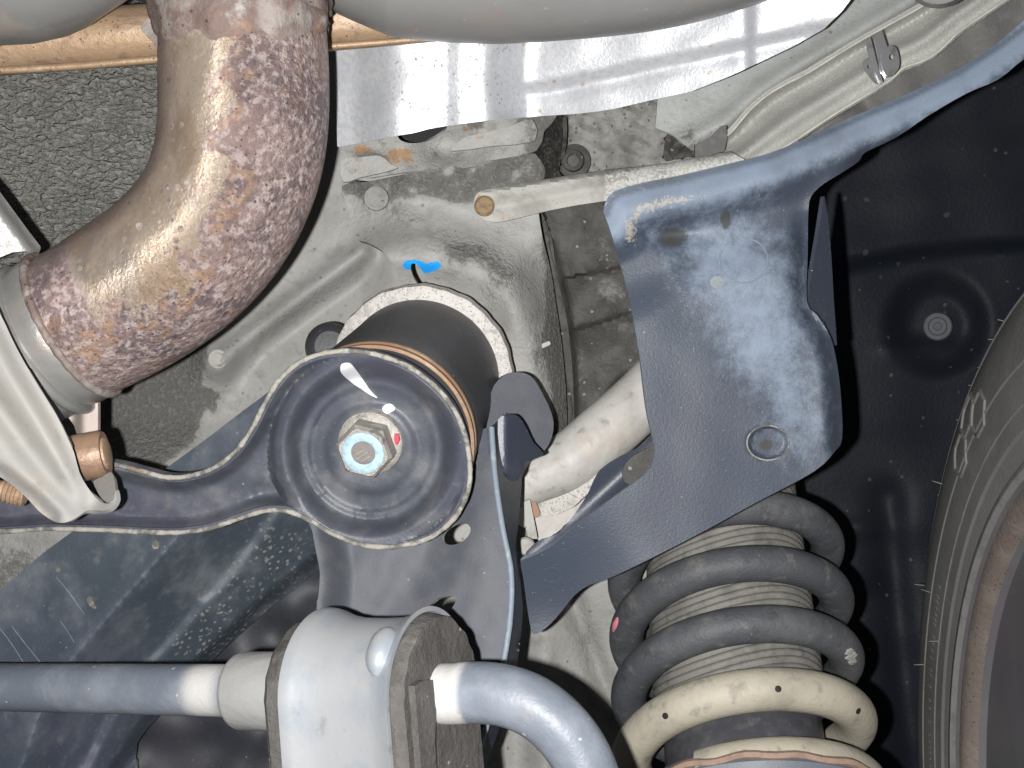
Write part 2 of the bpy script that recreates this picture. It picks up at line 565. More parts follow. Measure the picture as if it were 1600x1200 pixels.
M['arm'] = dark_steel('arm_paint', (.062, .070, .088), (.160, .164, .178), .85, .46, .4, ds=50)
M['beam'] = dark_steel('beam_paint', (.055, .070, .088), (.19, .21, .232), .8, .5, .4, True, ds=34)
M['plate'] = dark_steel('plate_paint', (.066, .073, .088), (.118, .121, .128), .7, .6, .35, ds=55)
M['plate_flange'] = dark_steel('flange_paint', (.045, .055, .078), (.12, .13, .155), .5, .4, .7, ds=26)
M['cross'] = dark_steel('backing_paint', (.024, .027, .034), (.055, .058, .064), .6, .55, .4, ds=20)  # dark coat of the sheet added to shade the lower gap

m = Mat('guard_plastic', (.050, .063, .090), .46, 0, .5)
st = m.attr("stain")
k = m.ramp(m.math('ADD', st, m.math('MULTIPLY', m.math('SUBTRACT', m.noise(130, 8, .78), .5), 1.5)), .15, .95)
m.over((.23, .285, .37), k, .9, .60)
m.blotch((.050, .052, .075), 14, .45, .7, .5)
sd = m.attr("sand")
k = m.ramp(m.math('ADD', sd, m.math('MULTIPLY', m.math('SUBTRACT', m.noise(650, 3, .7), .5), 1.5)), .42, .62)
m.over((.42, .385, .33), k, .85, .8)
sc_ = m.attr("scuff")
k = m.ramp(m.math('ADD', sc_, m.math('MULTIPLY', m.math('SUBTRACT', m.noise(260, 6, .75), .5), 1.3)), .48, .66)
m.over((.045, .045, .045), k, .9, .7)
m.specks((.42, .42, .42), 300, -.06, .5, .07)
m.specks((.42, .42, .40), 800, .02, .45, .06)
m.bump(m.noise(900, 4, .7), .0002, .7)
M['guard'] = m.done()

m = Mat('dusty_edge', (.34, .325, .29), .8, 0, .2)
m.blotch((.12, .118, .115), 120, .42, .58, .9, 6)
m.blotch((.30, .20, .12), 60, .60, .70, .5)
m.blotch((.46, .44, .40), 300, .5, .7, .7)
m.bump(m.noise(600, 4, .7), .0006, .8)
M['edge'] = m.done()
m = Mat('bare_edge', (.20, .24, .29), .55, 0, .4)
m.blotch((.34, .37, .40), 200, .5, .7, .8)
M['bare_edge'] = m.done()

m = Mat('bush_rubber', (.062, .064, .070), .5, 0, .45)
m.blotch((.10, .10, .105), 26, .42, .7, .8)
m.blotch((.055, .065, .085), 15, .5, .7, .8)
m.specks((.42, .40, .36), 420, .03, .6, .1)
m.bump(m.noise(700, 4), .0003, .6)
M['rubber_dark'] = m.done()

m = Mat('clamp_rubber', (.105, .098, .093), .72, 0, .35)
m.blotch((.066, .061, .058), 60, .42, .64, .85, 6)
m.blotch((.185, .172, .16), 110, .55, .74, .6, 6)
m.specks((.55, .53, .50), 330, .03, .6, .08)
m.bump(m.noise(260, 6, .7), .0014, .9)
M['clamp_rubber'] = m.done()

m = Mat('rear_washer', (.60, .575, .545), .6, .15, .4)
m.specks((.20, .19, .185), 800, .10, .85, .75)
m.blotch((.25, .24, .235), 330, .54, .62, .6, 6)
m.blotch((.40, .38, .36), 120, .5, .68, .8)
m.bump(m.noise(500, 5, .7), .0008, .8)
M['washer'] = m.done()

m = Mat('rust_ring', (.27, .165, .105), .6, .25, .4)
m.blotch((.50, .38, .27), 45, .5, .68, .7)
m.blotch((.13, .075, .05), 90, .5, .68, .8)
M['rust_ring'] = m.done()

m = Mat('bolt_zinc', (.36, .34, .31), .55, .35, .5)
m.blotch((.50, .49, .46), 130, .48, .68, .8)
m.blotch((.17, .155, .145), 190, .54, .68, .85, 6)
m.bump(m.noise(420, 5, .7), .0008, .9)
M['bolt'] = m.done()

def plain(name, c, rough=.5, metal=0, var=.25, sc=120):
    m = Mat(name, c, rough, metal, .4)
    m.blotch(tuple(x * (1 - var) for x in c), sc, .42, .68, .9)
    m.bump(m.noise(sc * 4, 4), .0003, .6)
    return m.done()
M['blue_ring'] = plain('pale_blue_paint', (.40, .56, .74), .55, 0, .30, 420)
M['white_paint'] = plain('white_paint_mark', (.80, .80, .84), .45, 0, .08)
M['red_paint'] = plain('red_paint_mark', (.62, .10, .14), .5)
M['pink_paint'] = plain('pink_paint_mark', (.80, .28, .36), .5)
M['dot'] = plain('grey_dot', (.27, .30, .32), .7, 0, .3, 500)
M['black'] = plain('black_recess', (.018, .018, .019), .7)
M['grey_mark'] = plain('grey_stamp', (.24, .22, .21), .5, .3)

m = Mat('clamp_zinc', (.36, .37, .385), .40, .25, .5)
m.blotch((.28, .315, .36), 40, .42, .64, .8)
m.blotch((.42, .40, .35), 50, .54, .70, .5)
m.blotch((.22, .21, .20), 150, .60, .72, .5, 6)
m.specks((.30, .29, .27), 260, .03, .6, .08)
m.bump(m.noise(60, 4), .0006, .35)
M['clamp'] = m.done()

m = Mat('collar_zinc', (.46, .46, .455), .42, .35, .5)
m.blotch((.44, .43, .41), 80, .50, .66, .8, 6, stretch=(.25, 1, 1))
m.bump(m.noise(160, 5, .6, (.2, 1, 1)), .0007, .7)
M['bar_collar'] = m.done()

m = Mat('bar_paint', (.135, .155, .19), .46, 0, .5)
m.blotch((.235, .255, .295), 30, .42, .7, .8)
m.blotch((.24, .20, .19), 22, .58, .74, .4)
fade = m.attr("stain")
m.over((.55, .54, .52), m.ramp(fade, .2, .9), .9)
m.specks((.6, .6, .6), 300, .03, .5, .12)
m.bump(m.noise(500, 4), .0003, .6)
M['bar'] = m.done()

m = Mat('pale_bracket', (.31, .298, .278), .62, .0, .35)
m.blotch((.25, .255, .262), 22, .42, .66, .8)
m.blotch((.34, .30, .25), 40, .52, .72, .6)
m.blotch((.20, .19, .18), 120, .58, .72, .5, 6)
m.specks((.25, .21, .17), 200, .02, .5, .08)
m.bump(m.noise(300, 4), .0003, .6)
M['pale_bracket'] = m.done()

m = Mat('brown_nut', (.33, .215, .145), .5, .3, .5)
m.blotch((.20, .12, .085), 60, .45, .66, .8)
m.blotch((.48, .38, .28), 80, .56, .72, .6)
m.bump(m.noise(300, 5), .0005, .7)
M['nut'] = m.done()
M['strap_pink'] = plain('pinkish_steel', (.50, .42, .385), .5, .1, .18, 60)

m = Mat('strap_paint', (.46, .45, .42), .6, 0, .35)
m.blotch((.28, .27, .25), 60, .48, .68, .8)
rs = m.attr("rust")
m.over((.40, .22, .07), m.ramp(m.math('ADD', rs, m.math('MULTIPLY', m.math('SUBTRACT', m.noise(420, 5, .7), .5), 1.3)), .45, .7), .85)
st = m.attr("stain")
m.over((.60, .62, .60), m.math('MULTIPLY', st, m.ramp(m.noise(800, 2), .45, .55)), .8)
m.specks((.12, .11, .10), 520, .04, .7, .12)
m.bump(m.noise(420, 5, .7), .0008, .8)
M['strap'] = m.done()

m = Mat('rail_paint', (.42, .42, .395), .6, 0, .35)
m.blotch((.54, .54, .51), 900, .5, .62, .7, 2)
m.blotch((.33, .33, .31), 18, .45, .68, .7)
m.specks((.30, .25, .2), 330, .02, .5, .1)
m.bump(m.noise(900, 3), .0004, .8)
M['rail'] = m.done()
M['rivet'] = plain('rusted_rivet', (.29, .205, .12), .75, 0, .45, 420)
M['lip'] = plain('pale_lip', (.62, .60, .54), .5)
m = Mat('grey_trim', (.155, .15, .145), .7, 0, .35)
m.blotch((.10, .10, .10), 24, .45, .68, .7)
m.blotch((.21, .20, .195), 120, .5, .7, .6)
m.bump(m.noise(420, 4), .0006, .7)
M['trim'] = m.done()
m = Mat('spring_steel', (.50, .50, .52), .3, .75, .5)
m.blotch((.28, .24, .20), 150, .5, .66, .7)
M['clip'] = m.done()

m = Mat('hose_paint', (.55, .535, .51), .5, 0, .4)
m.blotch((.38, .36, .34), 34, .45, .66, .7, 6)
m.blotch((.60, .50, .42), 40, .54, .70, .5)
m.blotch((.24, .225, .21), 130, .57, .70, .6, 7)
m.bump(m.noise(300, 4), .0004, .6)
M['hose'] = m.done()

m = Mat('liner_plastic', (.016, .020, .031), .55, 0, .28)
m.blotch((.026, .029, .037), 12, .42, .68, .9)
m.specks((.16, .15, .13), 130, .0, .6, .2)
m.specks((.10, .11, .14), 70, .0, .5, .14)
m.bump(m.noise(420, 4), .0005, .7)
M['liner'] = m.done()
M['liner_clip'] = plain('liner_clip_plastic', (.085, .09, .11), .5)

m = Mat('coil_paint', (.075, .080, .090), .55, 0, .45)
m.blotch((.125, .128, .135), 30, .42, .7, .85)
m.blotch((.19, .185, .17), 130, .54, .70, .6, 7)
m.blotch((.045, .047, .052), 70, .55, .68, .6)
m.specks((.34, .33, .31), 520, -.03, .5, .06)
m.bump(m.noise(600, 4), .0005, .8)
M['coil'] = m.done()
m = Mat('coil_hose', (.46, .425, .345), .55, 0, .4)
m.blotch((.36, .335, .275), 30, .42, .68, .8)
m.blotch((.24, .215, .175), 120, .54, .70, .65, 7)
m.blotch((.30, .27, .22), 26, .50, .66, .6)
m.specks((.20, .18, .15), 330, .03, .6, .06)
m.bump(m.noise(420, 4), .0004, .7)
M['coil_hose'] = m.done()
m = Mat('boot_plastic', (.215, .207, .192), .62, 0, .35)
m.blotch((.13, .124, .115), 90, .45, .66, .8, 6)
m.blotch((.30, .29, .27), 60, .55, .74, .6)
m.bump(m.noise(420, 5), .0006, .8)
M['boot'] = m.done()
M['damper'] = dark_steel('damper_paint', (.06, .062, .070), (.22, .22, .225), .6, .3, .3, ds=40)
M['seat'] = dark_steel('seat_paint', (.12, .135, .16), (.24, .25, .27), .6, .5, .4, ds=30)
M['rust_edge'] = plain('rusty_lip', (.34, .235, .185), .7, .1, .3, 200)

m = Mat('tyre_rubber', (.20, .198, .194), .75, 0, .3)
m.blotch((.15, .148, .146), 14, .42, .68, .8)
m.blotch((.25, .246, .24), 45, .5, .74, .6, 6)
m.specks((.24, .235, .225), 330, .02, .5, .08)
m.bump(m.noise(600, 4), .0004, .7)
M['tyre'] = m.done()
M['tyre_line'] = plain('tyre_ridge_rubber', (.235, .232, .227), .75)
M['tyre_hair'] = plain('tyre_hair_rubber', (.33, .33, .32), .7)
m = Mat('rim_rust', (.225, .185, .165), .6, .1, .4)
m.blotch((.30, .255, .23), 60, .45, .66, .8)
m.specks((.09, .07, .06), 420, .05, .9, .5)
m.bump(m.noise(300, 5), .0007, .8)
M['rim_rust'] = m.done()
M['rim'] = dark_steel('rim_paint', (.14, .14, .142), (.20, .20, .20), .7, .55, .3, ds=20)
M['rim_lip'] = plain('rim_lip_paint', (.26, .255, .25), .55)

# ------------------------------------------------------------------ the setting: underbody panels
def st_(f): return {"stain": f, "rust": lambda x, y: 0 * x, "blue": lambda x, y: 0 * x}

def d_body(x, y):
    d = .662 + 0 * x
    s, t, side = dist_line(x, y, [(330, 575), (400, 515), (480, 455), (565, 393)])
    sg = s * side
    tap = sstep(300, 380, x) * (1 - sstep(560, 620, x))
    d = d - .006 * np.exp(-(sg / 15) ** 2) * tap + .016 * sstep(6, 44, sg) * np.exp(-np.maximum(sg, 0) / 75) * tap
    d = d - .012 * gauss(x, y, 345, 565, 34, 40)
    d = d - .018 * sstep(640, 760, y) * sstep(900, 780, x)
    d = d + .02 * sstep(900, 1040, y) * (1 - sstep(800, 860, x))
    s2, t2, side2 = dist_line(x, y, [(880, 900), (910, 980), (940, 1060), (975, 1130)])
    d = d + .006 * np.exp(-(s2 / 16) ** 2)
    return d + .0012 * lump(x, y, 120, 3)
def stain_shade_body(x, y):
    bd = dist_line(x, y, [(120, 520), (330, 520), (318, 600), (345, 612), (335, 650), (322, 640), (305, 690), (245, 735), (120, 760)], True)[0]
    ins = inside(x, y, [(120, 520), (330, 520), (318, 600), (345, 612), (335, 650), (322, 640), (305, 690), (245, 735), (120, 760)])
    v = .95 * np.where(ins, sstep(-12, 14, bd), sstep(12, -14, bd)) + .45 * gauss(x, y, 915, 1000, 26, 60) + .25 * gauss(x, y, 430, 640, 60, 30)
    s, t, side = dist_line(x, y, [(400, 525), (480, 470), (560, 425)])
    return v + .35 * np.exp(-(s / 14) ** 2) + .62 * gauss(x, y, 10, 890, 150, 60)  # shade below the fold is painted in here; lower-left corner darkened too
sheet('body_panel', [(-60, 540), (110, 540), (250, 420), (400, 60), (560, 60), (700, 200), (1000, 230), (1015, 560), (1010, 900), (1005, 1240), (-60, 1240)],
      d_body, M['body'], None, .0015, 6, attrs=st_(stain_shade_body), sm=1)['kind'] = 'structure'
bp = bpy.data.objects['body_panel']
lathe('body_bolt', P(341, 561, .6492), P(0, 0, 1) * 0 + Vector((0, -1, 0)), [(0, .0048), (.001, .0048), (.0012, .0032), (.0024, .0030), (.0026, 0)], M['strap'], bp, 20)

def d_floor(x, y):
    return .625 + .00006 * (x - 100) + .0035 * lump(x, y, 220, 11) + .0009 * lump(x, y, 26, 5)
o = sheet('floor_panel', [(-60, 40), (380, 40), (385, 300), (330, 480), (250, 540), (120, 580), (-60, 600)],
          d_floor, M['undercoat'], None, .0015, 7, sm=2)
o['kind'] = 'structure'

# bracket of the frame that carries the bushing
BC = (650, 597)
def d_frame(x, y):
    r = np.hypot(x - BC[0], y - BC[1])
    d = .603 - .016 * np.exp(-((r - 200) / 42) ** 2) * sstep(-140, 20, (x - BC[0]) - (y - BC[1]) * .3)
    d = d + .030 * sstep(790, 900, x) * sstep(360, 430, y) - .004 * np.exp(-(r / 150) ** 4)
    d = d + .008 * sstep(640, 540, x)
    d = d - .0035 * np.maximum(0, lump(x, y, 46, 21) + .45) * sstep(318, 285, y - .10 * (640 - x))
    d = d + .003 * gauss(x, y, 770, 275, 60, 20)
    return d + .0006 * lump(x, y, 50, 9)
def stain_frame(x, y):
    yb = np.interp(x, [530, 600, 660, 720, 760, 840], [300, 312, 306, 318, 318, 292])
    v = sstep(12, -8, y - yb) * (.62 + .28 * lump(x, y, 40, 2))
    v += .62 * gauss(x, y, 722, 395, 38, 22) + .45 * gauss(x, y, 780, 430, 30, 50) + .30 * gauss(x, y, 600, 330, 60, 18)
    v += .42 * gauss(x, y, 655, 345, 14, 7) + .5 * gauss(x, y, 585, 312, 13, 13)
    v += .80 * sstep(838, 868, x + .04 * (480 - y)) + .22 * lump(x, y, 90, 41) + .10
    v += .5 * gauss(x, y, 850, 540, 30, 40)
    return v
blue_line = [(634, 413), (640, 420), (655, 413), (668, 418), (682, 414)]
def blue_f(x, y):
    s, t, sd = dist_line(x, y, [(636, 414), (652, 413), (666, 420), (682, 415)])
    return np.clip(1.05 - s / 13.0, 0, 1)
fb = sheet('frame_bracket', [(534, 291), (545, 330), (556, 371), (575, 379), (597, 392), (612, 410), (621, 430), (617, 448), (606, 466), (596, 490), (575, 530), (560, 580), (600, 650), (700, 720), (760, 790), (840, 830),
        (880, 800), (886, 700), (885, 620), (878, 540), (868, 470), (860, 420), (848, 372), (842, 335), (838, 300), (850, 286), (836, 240), (760, 252), (690, 262), (620, 275), (570, 285)],
      d_frame, M['body'], None, .0022, 5, holes=[ell(655, 432, 23, 8.5, 62)], attrs={"stain": stain_frame, "rust": lambda x, y: .6 * gauss(x, y, 668, 327, 6) + .4 * gauss(x, y, 830, 320, 12, 50), "blue": blue_f}, sm=3, edge=M['sealer'])
tag(fb, kind='structure')
fb.name = 'frame_panel'
lathe('spot_dimple', P(588, 310, .598), (0, -1, 0), [(-.001, .0058), (.0008, .0056), (.0010, .0045), (.0004, .0035), (.0005, 0)], M['sealer'], fb, 24)
sheet('weld_tab', [(826, 545), (838, 540), (850, 536), (858, 533), (860, 538), (850, 543), (838, 547), (828, 550)], .603, M['strap'], fb, .001, 3, attrs={"rust": lambda x, y: 0 * x, "stain": lambda x, y: 0 * x})

# rusty seam strip under the heat shield
strip = sheet('seam_panel', [(532, 238), (534, 284), (556, 281), (590, 276), (640, 268), (700, 262), (770, 250), (838, 236), (850, 205), (872, 178), (860, 140), (700, 150), (540, 190)],
      lambda x, y: .598 + .012 * gauss(x, y, 700, 230, 50, 30) + .0012 * lump(x, y, 40, 6), M['body'], None, .0018, 5,
      holes=[ell(660, 203, 40, 19, -14)],
      attrs={"stain": lambda x, y: .5 * gauss(x, y, 580, 245, 30, 10) + .55 * gauss(x, y, 740, 190, 20, 10) + .6 * sstep(790, 850, x) + .34 + .25 * lump(x, y, 50, 31),
             "rust": lambda x, y: .85 * gauss(x, y, 625, 243, 32, 20) + .72 * gauss(x, y, 562, 232, 28, 13) + .6 * gauss(x, y, 760, 210, 26, 10) + .6 * gauss(x, y, 728, 200, 10, 10), "blue": lambda x, y: 0 * x}, sm=2)
tag(strip, kind='structure')
sheet('seam_flap', [(533, 250), (560, 246), (588, 243), (600, 247), (612, 257), (622, 262), (596, 270), (560, 278), (536, 284)], .592, M['body'], strip, .002, 4,
      attrs={"stain": lambda x, y: 0 * x + .1, "rust": lambda x, y: .62 * gauss(x, y, 560, 251, 40, 7), "blue": lambda x, y: 0 * x}, sm=2)
sheet('seam_flap', [(706, 236), (716, 222), (730, 213), (760, 207), (800, 196), (832, 186), (836, 220), (770, 228)], .590, M['body'], strip, .002, 4,
      attrs={"stain": lambda x, y: .55 * sstep(780, 830, x), "rust": lambda x, y: .66 * gauss(x, y, 750, 214, 45, 8), "blue": lambda x, y: 0 * x}, sm=2)
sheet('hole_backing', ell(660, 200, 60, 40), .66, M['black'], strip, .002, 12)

# sealed panel and dark recess right of the frame
o = sheet('sealed_panel', [(828, 160), (1080, 100), (1150, 120), (1150, 260), (1060, 275), (940, 285), (850, 300), (832, 280)],
      lambda x, y: .632 + .014 * sstep(868, 880, x) * (1 - sstep(870, 890, x)) + .006 * sstep(838, 830, x) - .004 * lump(x, y, 34, 8) * sstep(860, 880, x) - .012 * sstep(880, 850, x),
      M['sealer'], None, .002, 5, sm=1, attrs={"stain": lambda x, y: 0 * x})
tag(o, kind='structure'); sp = o
sheet('drip_sheet', [(826, 178), (872, 172), (880, 200), (878, 232), (874, 262), (872, 292), (846, 296), (838, 262), (830, 225)],
      lambda x, y: .612 + .003 * np.sin(x * .55 + .02 * y) + .004 * lump(x, y, 30, 4), M['dark_undercoat'], sp, .002, 4, sm=2, attrs={"stain": lambda x, y: .35 * gauss(x, y, 852, 215, 8, 40)})
sheet('sealer_flap', [(1042, 196), (1020, 206), (1000, 218), (976, 232), (955, 238), (940, 250), (926, 252), (922, 268), (950, 276), (1040, 262), (1060, 230)],
      lambda x, y: .640 + .0012 * lump(x, y, 40, 3), M['body'], sp, .002, 4, sm=2, attrs=st_(lambda x, y: .22 + .3 * gauss(x, y, 1000, 222, 40, 6)))
lathe('dark_bolt', P(897, 252, .632), P(880, 240, .55) - P(897, 252, .632), [(0, .0085), (.004, .0082), (.005, .0055), (.011, .0050), (.012, .003), (.008, .0028), (.008, 0)], M['dark_undercoat'], sp, 26)
sheet('seal_lump', [(1040, 215), (1052, 200), (1064, 198), (1074, 206), (1088, 222), (1094, 240), (1060, 248), (1038, 250)], lambda x, y: .618 - .006 * gauss(x, y, 1062, 225, 18) + .002 * lump(x, y, 16, 2),
      M['dark_undercoat'], sp, .003, 4, attrs={"stain": lambda x, y: 0 * x})
def stain_rec(x, y):
    v = .75 * gauss(x, y, 955, 450, 34, 30) + .55 * gauss(x, y, 945, 385, 18, 26) + .55 * gauss(x, y, 975, 510, 40, 22) + .4 * gauss(x, y, 940, 560, 40, 30)
    v += .35 * gauss(x, y, 905, 600, 10, 120) + .3 * gauss(x, y, 870, 400, 8, 40)
    return v
def d_rec(x, y):
    d = .646 + .018 * np.exp(-((y - 530 - .35 * (990 - x)) / 60) ** 2) * 0
    for (a, b) in [((915, 428), (992, 410)), ((905, 512), (1005, 480))]:
        s, t, side = dist_line(x, y, [a, b])
        d = d + .006 * sstep(-2, 6, s * side) * np.exp(-s / 45) + .0012 * np.exp(-(s / 8) ** 2)
    s, t, side = dist_line(x, y, [(1005, 560), (960, 590), (925, 640), (905, 720)])
    d = d + .03 * sstep(0, 40, s * np.where(side < 0, 1, 0)) 
    s, t, side = dist_line(x, y, [(862, 380), (885, 470), (896, 560), (898, 640), (893, 720)])
    return d - .007 * sstep(8, -6, s * -side) + .0015 * lump(x, y, 60, 4)
o = sheet('recess_panel', [(836, 290), (960, 270), (1060, 260), (1060, 830), (870, 830), (860, 600), (850, 400)], lambda x, y: np.minimum(d_rec(x, y), .659), M['dark_undercoat'], None, .0015, 5, sm=1, attrs={"stain": stain_rec})
tag(o, kind='structure')
lathe('spot_dimple', P(936, 392, .668), (0, -1, 0), [(-.001, .0062), (.0016, .0058), (.0018, .0045), (.0006, .0035), (.0008, 0)], M['dark_undercoat'], o, 24)
sheet('seam_lip', [(842, 345), (850, 342), (862, 372), (866, 400), (872, 440), (886, 500), (893, 560), (897, 640), (894, 760), (882, 760), (885, 640), (880, 560), (868, 470), (852, 400)],
      lambda x, y: .640 + .0012 * lump(x, y, 50, 1), M['dark_undercoat'], o, .0025, 5, sm=2, attrs={"stain": lambda x, y: .5 * gauss(x, y, 860, 420, 8, 20) + .2})

# sill of the body above the rail
def d_sill(x, y):
    s, t, side = dist_line(x, y, [(1050, 235), (1135, 190), (1190, 140), (1260, 95), (1340, 50), (1440, -10)])
    sg = s * side
    return .615 - .005 * np.exp(-(sg / 17) ** 2) + .010 * sstep(0, 40, sg) + .0008 * lump(x, y, 90, 5)
o = sheet('sill_panel', [(1345, -40), (1330, 0), (1312, 22), (1288, 46), (1230, 78), (1170, 108), (1138, 122), (1085, 142), (1028, 152), (1024, 200), (1050, 210), (1080, 235), (1140, 235), (1180, 190), (1240, 140), (1330, 88), (1420, 40), (1500, -40)],
      d_sill, M['body_sill'], None, .0016, 5, sm=1, attrs={"stain": lambda x, y: .55 * gauss(x, y, 1075, 215, 20, 26) + .15 * gauss(x, y, 1110, 170, 60, 30), "rust": lambda x, y: 0 * x, "blue": lambda x, y: 0 * x})
tag(o, kind='structure')

# wheel arch liner
def d_liner(x, y):
    d = .93 + .05 * sstep(1360, 1640, x) * 0
    d = d + .02 * sstep(40, 90, np.hypot(x - 1465, y - 508)) * -1
    s, t, side = dist_line(x, y, [(1240, 440), (1330, 412), (1420, 395), (1520, 385), (1700, 375)])
    d = d + .016 * sstep(-16, 18, s * side)
    s, t, side = dist_line(x, y, [(1385, 780), (1395, 920), (1410, 1060), (1432, 1240)])
    d = d + .010 * np.exp(-(s / 26) ** 2)
    d = d - .006 * gauss(x, y, 1345, 825, 40, 16) - .006 * gauss(x, y, 1350, 915, 26, 10) - .008 * gauss(x, y, 1440, 545, 50, 16)
    return d + .003 * lump(x, y, 140, 12)
ln = sheet('wheel_arch_liner', [(1180, -40), (1700, -40), (1700, 1280), (960, 1280), (960, 700), (1180, 500)], d_liner, M['liner'], None, .003, 9, sm=1, attrs={"stain": lambda x, y: 0 * x})
tag(ln, 'black plastic wheel arch liner behind the coil spring and tyre', 'wheel liner')
lathe('push_clip', P(1465, 510, .9285), P(1465, 510, .8) - P(1465, 510, .93), [(0, .0105), (.0015, .0105), (.0025, .0095), (.0026, .0066), (.0018, .0060), (.0018, .0030), (.0026, .0026), (.0028, 0)], M['liner_clip'], ln, 36)
lathe('push_clip', P(1600, 242, .925), (0, -1, 0), [(0, .005), (.003, .0048), (.004, 0)], M['liner_clip'], ln, 24)

# ------------------------------------------------------------------ exhaust
el = thing('exhaust_elbow', 'large rusty brown and gold exhaust pipe elbow bending over the floor panel', 'exhaust pipe', P(380, 200, .48))
ep = [(378, -60, .478, 128), (379, 20, .479, 129), (382, 110, .480, 131), (381, 190, .481, 131), (372, 255, .482, 129), (348, 318, .483, 127), (312, 372, .484, 126), (262, 420, .485, 126), (205, 460, .486, 125), (150, 492, .487, 122), (110, 512, .488, 119)]
q = catmull(ep, 10)
pt = PA(q[:, 0], q[:, 1], q[:, 2])
nz = np.random.default_rng(2)
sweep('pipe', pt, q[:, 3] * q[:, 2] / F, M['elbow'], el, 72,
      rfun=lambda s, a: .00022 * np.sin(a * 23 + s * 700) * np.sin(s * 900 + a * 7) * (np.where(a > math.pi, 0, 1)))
tube('top_collar', [(377, -70, .478, 132), (378, -12, .478, 134), (378, 0, .478, 141), (378, 12, .478, 140), (379, 20, .478, 134), (379, 28, .478, 134), (379, 36, .478, 136), (380, 46, .479, 128)], M['collar'], el, 64, 5,
     rfun=lambda s, a: .0007 * np.sin(a * 9 + 1.3) + .0005 * np.sin(a * 17 + s * 200))
sheet('collar_ear', [(244, 12), (232, 28), (220, 42), (224, 52), (236, 62), (244, 76), (250, 80), (262, 60), (262, 10)], .486, M['collar'], el, .004, 5)
def ring_pts(c, t, r, n=90):
    t = t.normalized(); u = (Vector((0, -1, 0)) - t * t.dot(Vector((0, -1, 0)))).normalized(); w = t.cross(u)
    return [c + (u * math.cos(2 * math.pi * k / n) + w * math.sin(2 * math.pi * k / n)) * r for k in range(n)]
# lower sleeve with its weld
a_, b_ = P(118, 507, .488), P(30, 556, .490)
ax = (b_ - a_).normalized()
lathe('sleeve', a_, ax, [(0, .0295), (.001, .0300), (.006, .0302), (.010, .0296), (.040, .0292)], M['sleeve'], el, 64)
rp = np.array([tuple(v) for v in ring_pts(a_ + ax * .0006, ax, .0297, 110)])
sweep('weld_bead', rp, .0013 + .0004 * np.abs(np.sin(np.arange(110) * .9)), M['collar'], el, 10, closed=True)
rp = np.array([tuple(v) for v in ring_pts(a_ + ax * .0125, ax, .0297, 90)])
sweep('sleeve_lip', rp, .0022, M['sleeve'], el, 12, closed=True)
for k, (x, y, r) in enumerate([]):
    lathe('weld_lump', P(x, y, .462 + .003 * k), (0, -1, 0), [(0, r * .46 / F * 1.25), (.003, r * .46 / F), (.005, r * .46 / F * .5), (.0056, 0)], M['sleeve'], el, 20)

mu = thing('exhaust_muffler', 'smooth grey muffler end in the corner above the textured floor panel', 'muffler', P(40, -60, .47))
lathe('shell', P(-260, -92, .50), P(330, -128, .47) - P(-260, -92, .50), [(0, .0415), (.06, .0420), (.078, .0418), (.090, .0400), (.100, .0365), (.108, .0325), (.116, .0285), (.124, .024), (.130, .016), (.132, 0)], M['muffler'], mu, 72)

tp = thing('exhaust_pipe', 'tan heat stained straight pipe running behind the rusty elbow', 'exhaust pipe', P(200, 70, .54))
tube('pipe', [(-80, 72, .535, 47), (0, 70, .535, 47), (240, 53, .536, 46), (520, 33, .538, 45), (720, 15, .54, 45)], M['tan'], tp, 40, 8)
tube('seam_lip', [(-80, 112, .525, 6), (0, 110, .525, 6), (120, 103, .526, 6), (240, 93, .526, 6), (520, 72, .528, 5), (720, 56, .53, 5)], M['tan'], tp, 12, 8)

re_ = thing('exhaust_resonator', 'long dull grey resonator can above the silver heat shield', 'resonator', P(850, -60, .51))
tube('shell', [(498, -112, .505, 70), (520, -100, .505, 96), (560, -88, .505, 114), (610, -82, .505, 131), (650, -80, .505, 138), (760, -82, .505, 146), (880, -86, .506, 144), (1000, -92, .507, 138), (1090, -100, .508, 128), (1160, -106, .51, 114), (1230, -112, .512, 96)], M['muffler'], re_, 64, 8)
lathe('support_boss', P(1470, -46, .56), P(1455, -18, .5) - P(1470, -24, .6), [(-.03, .016), (0, .016), (.006, .014), (.008, .009), (.0085, 0)], M['muffler'], re_, 30)

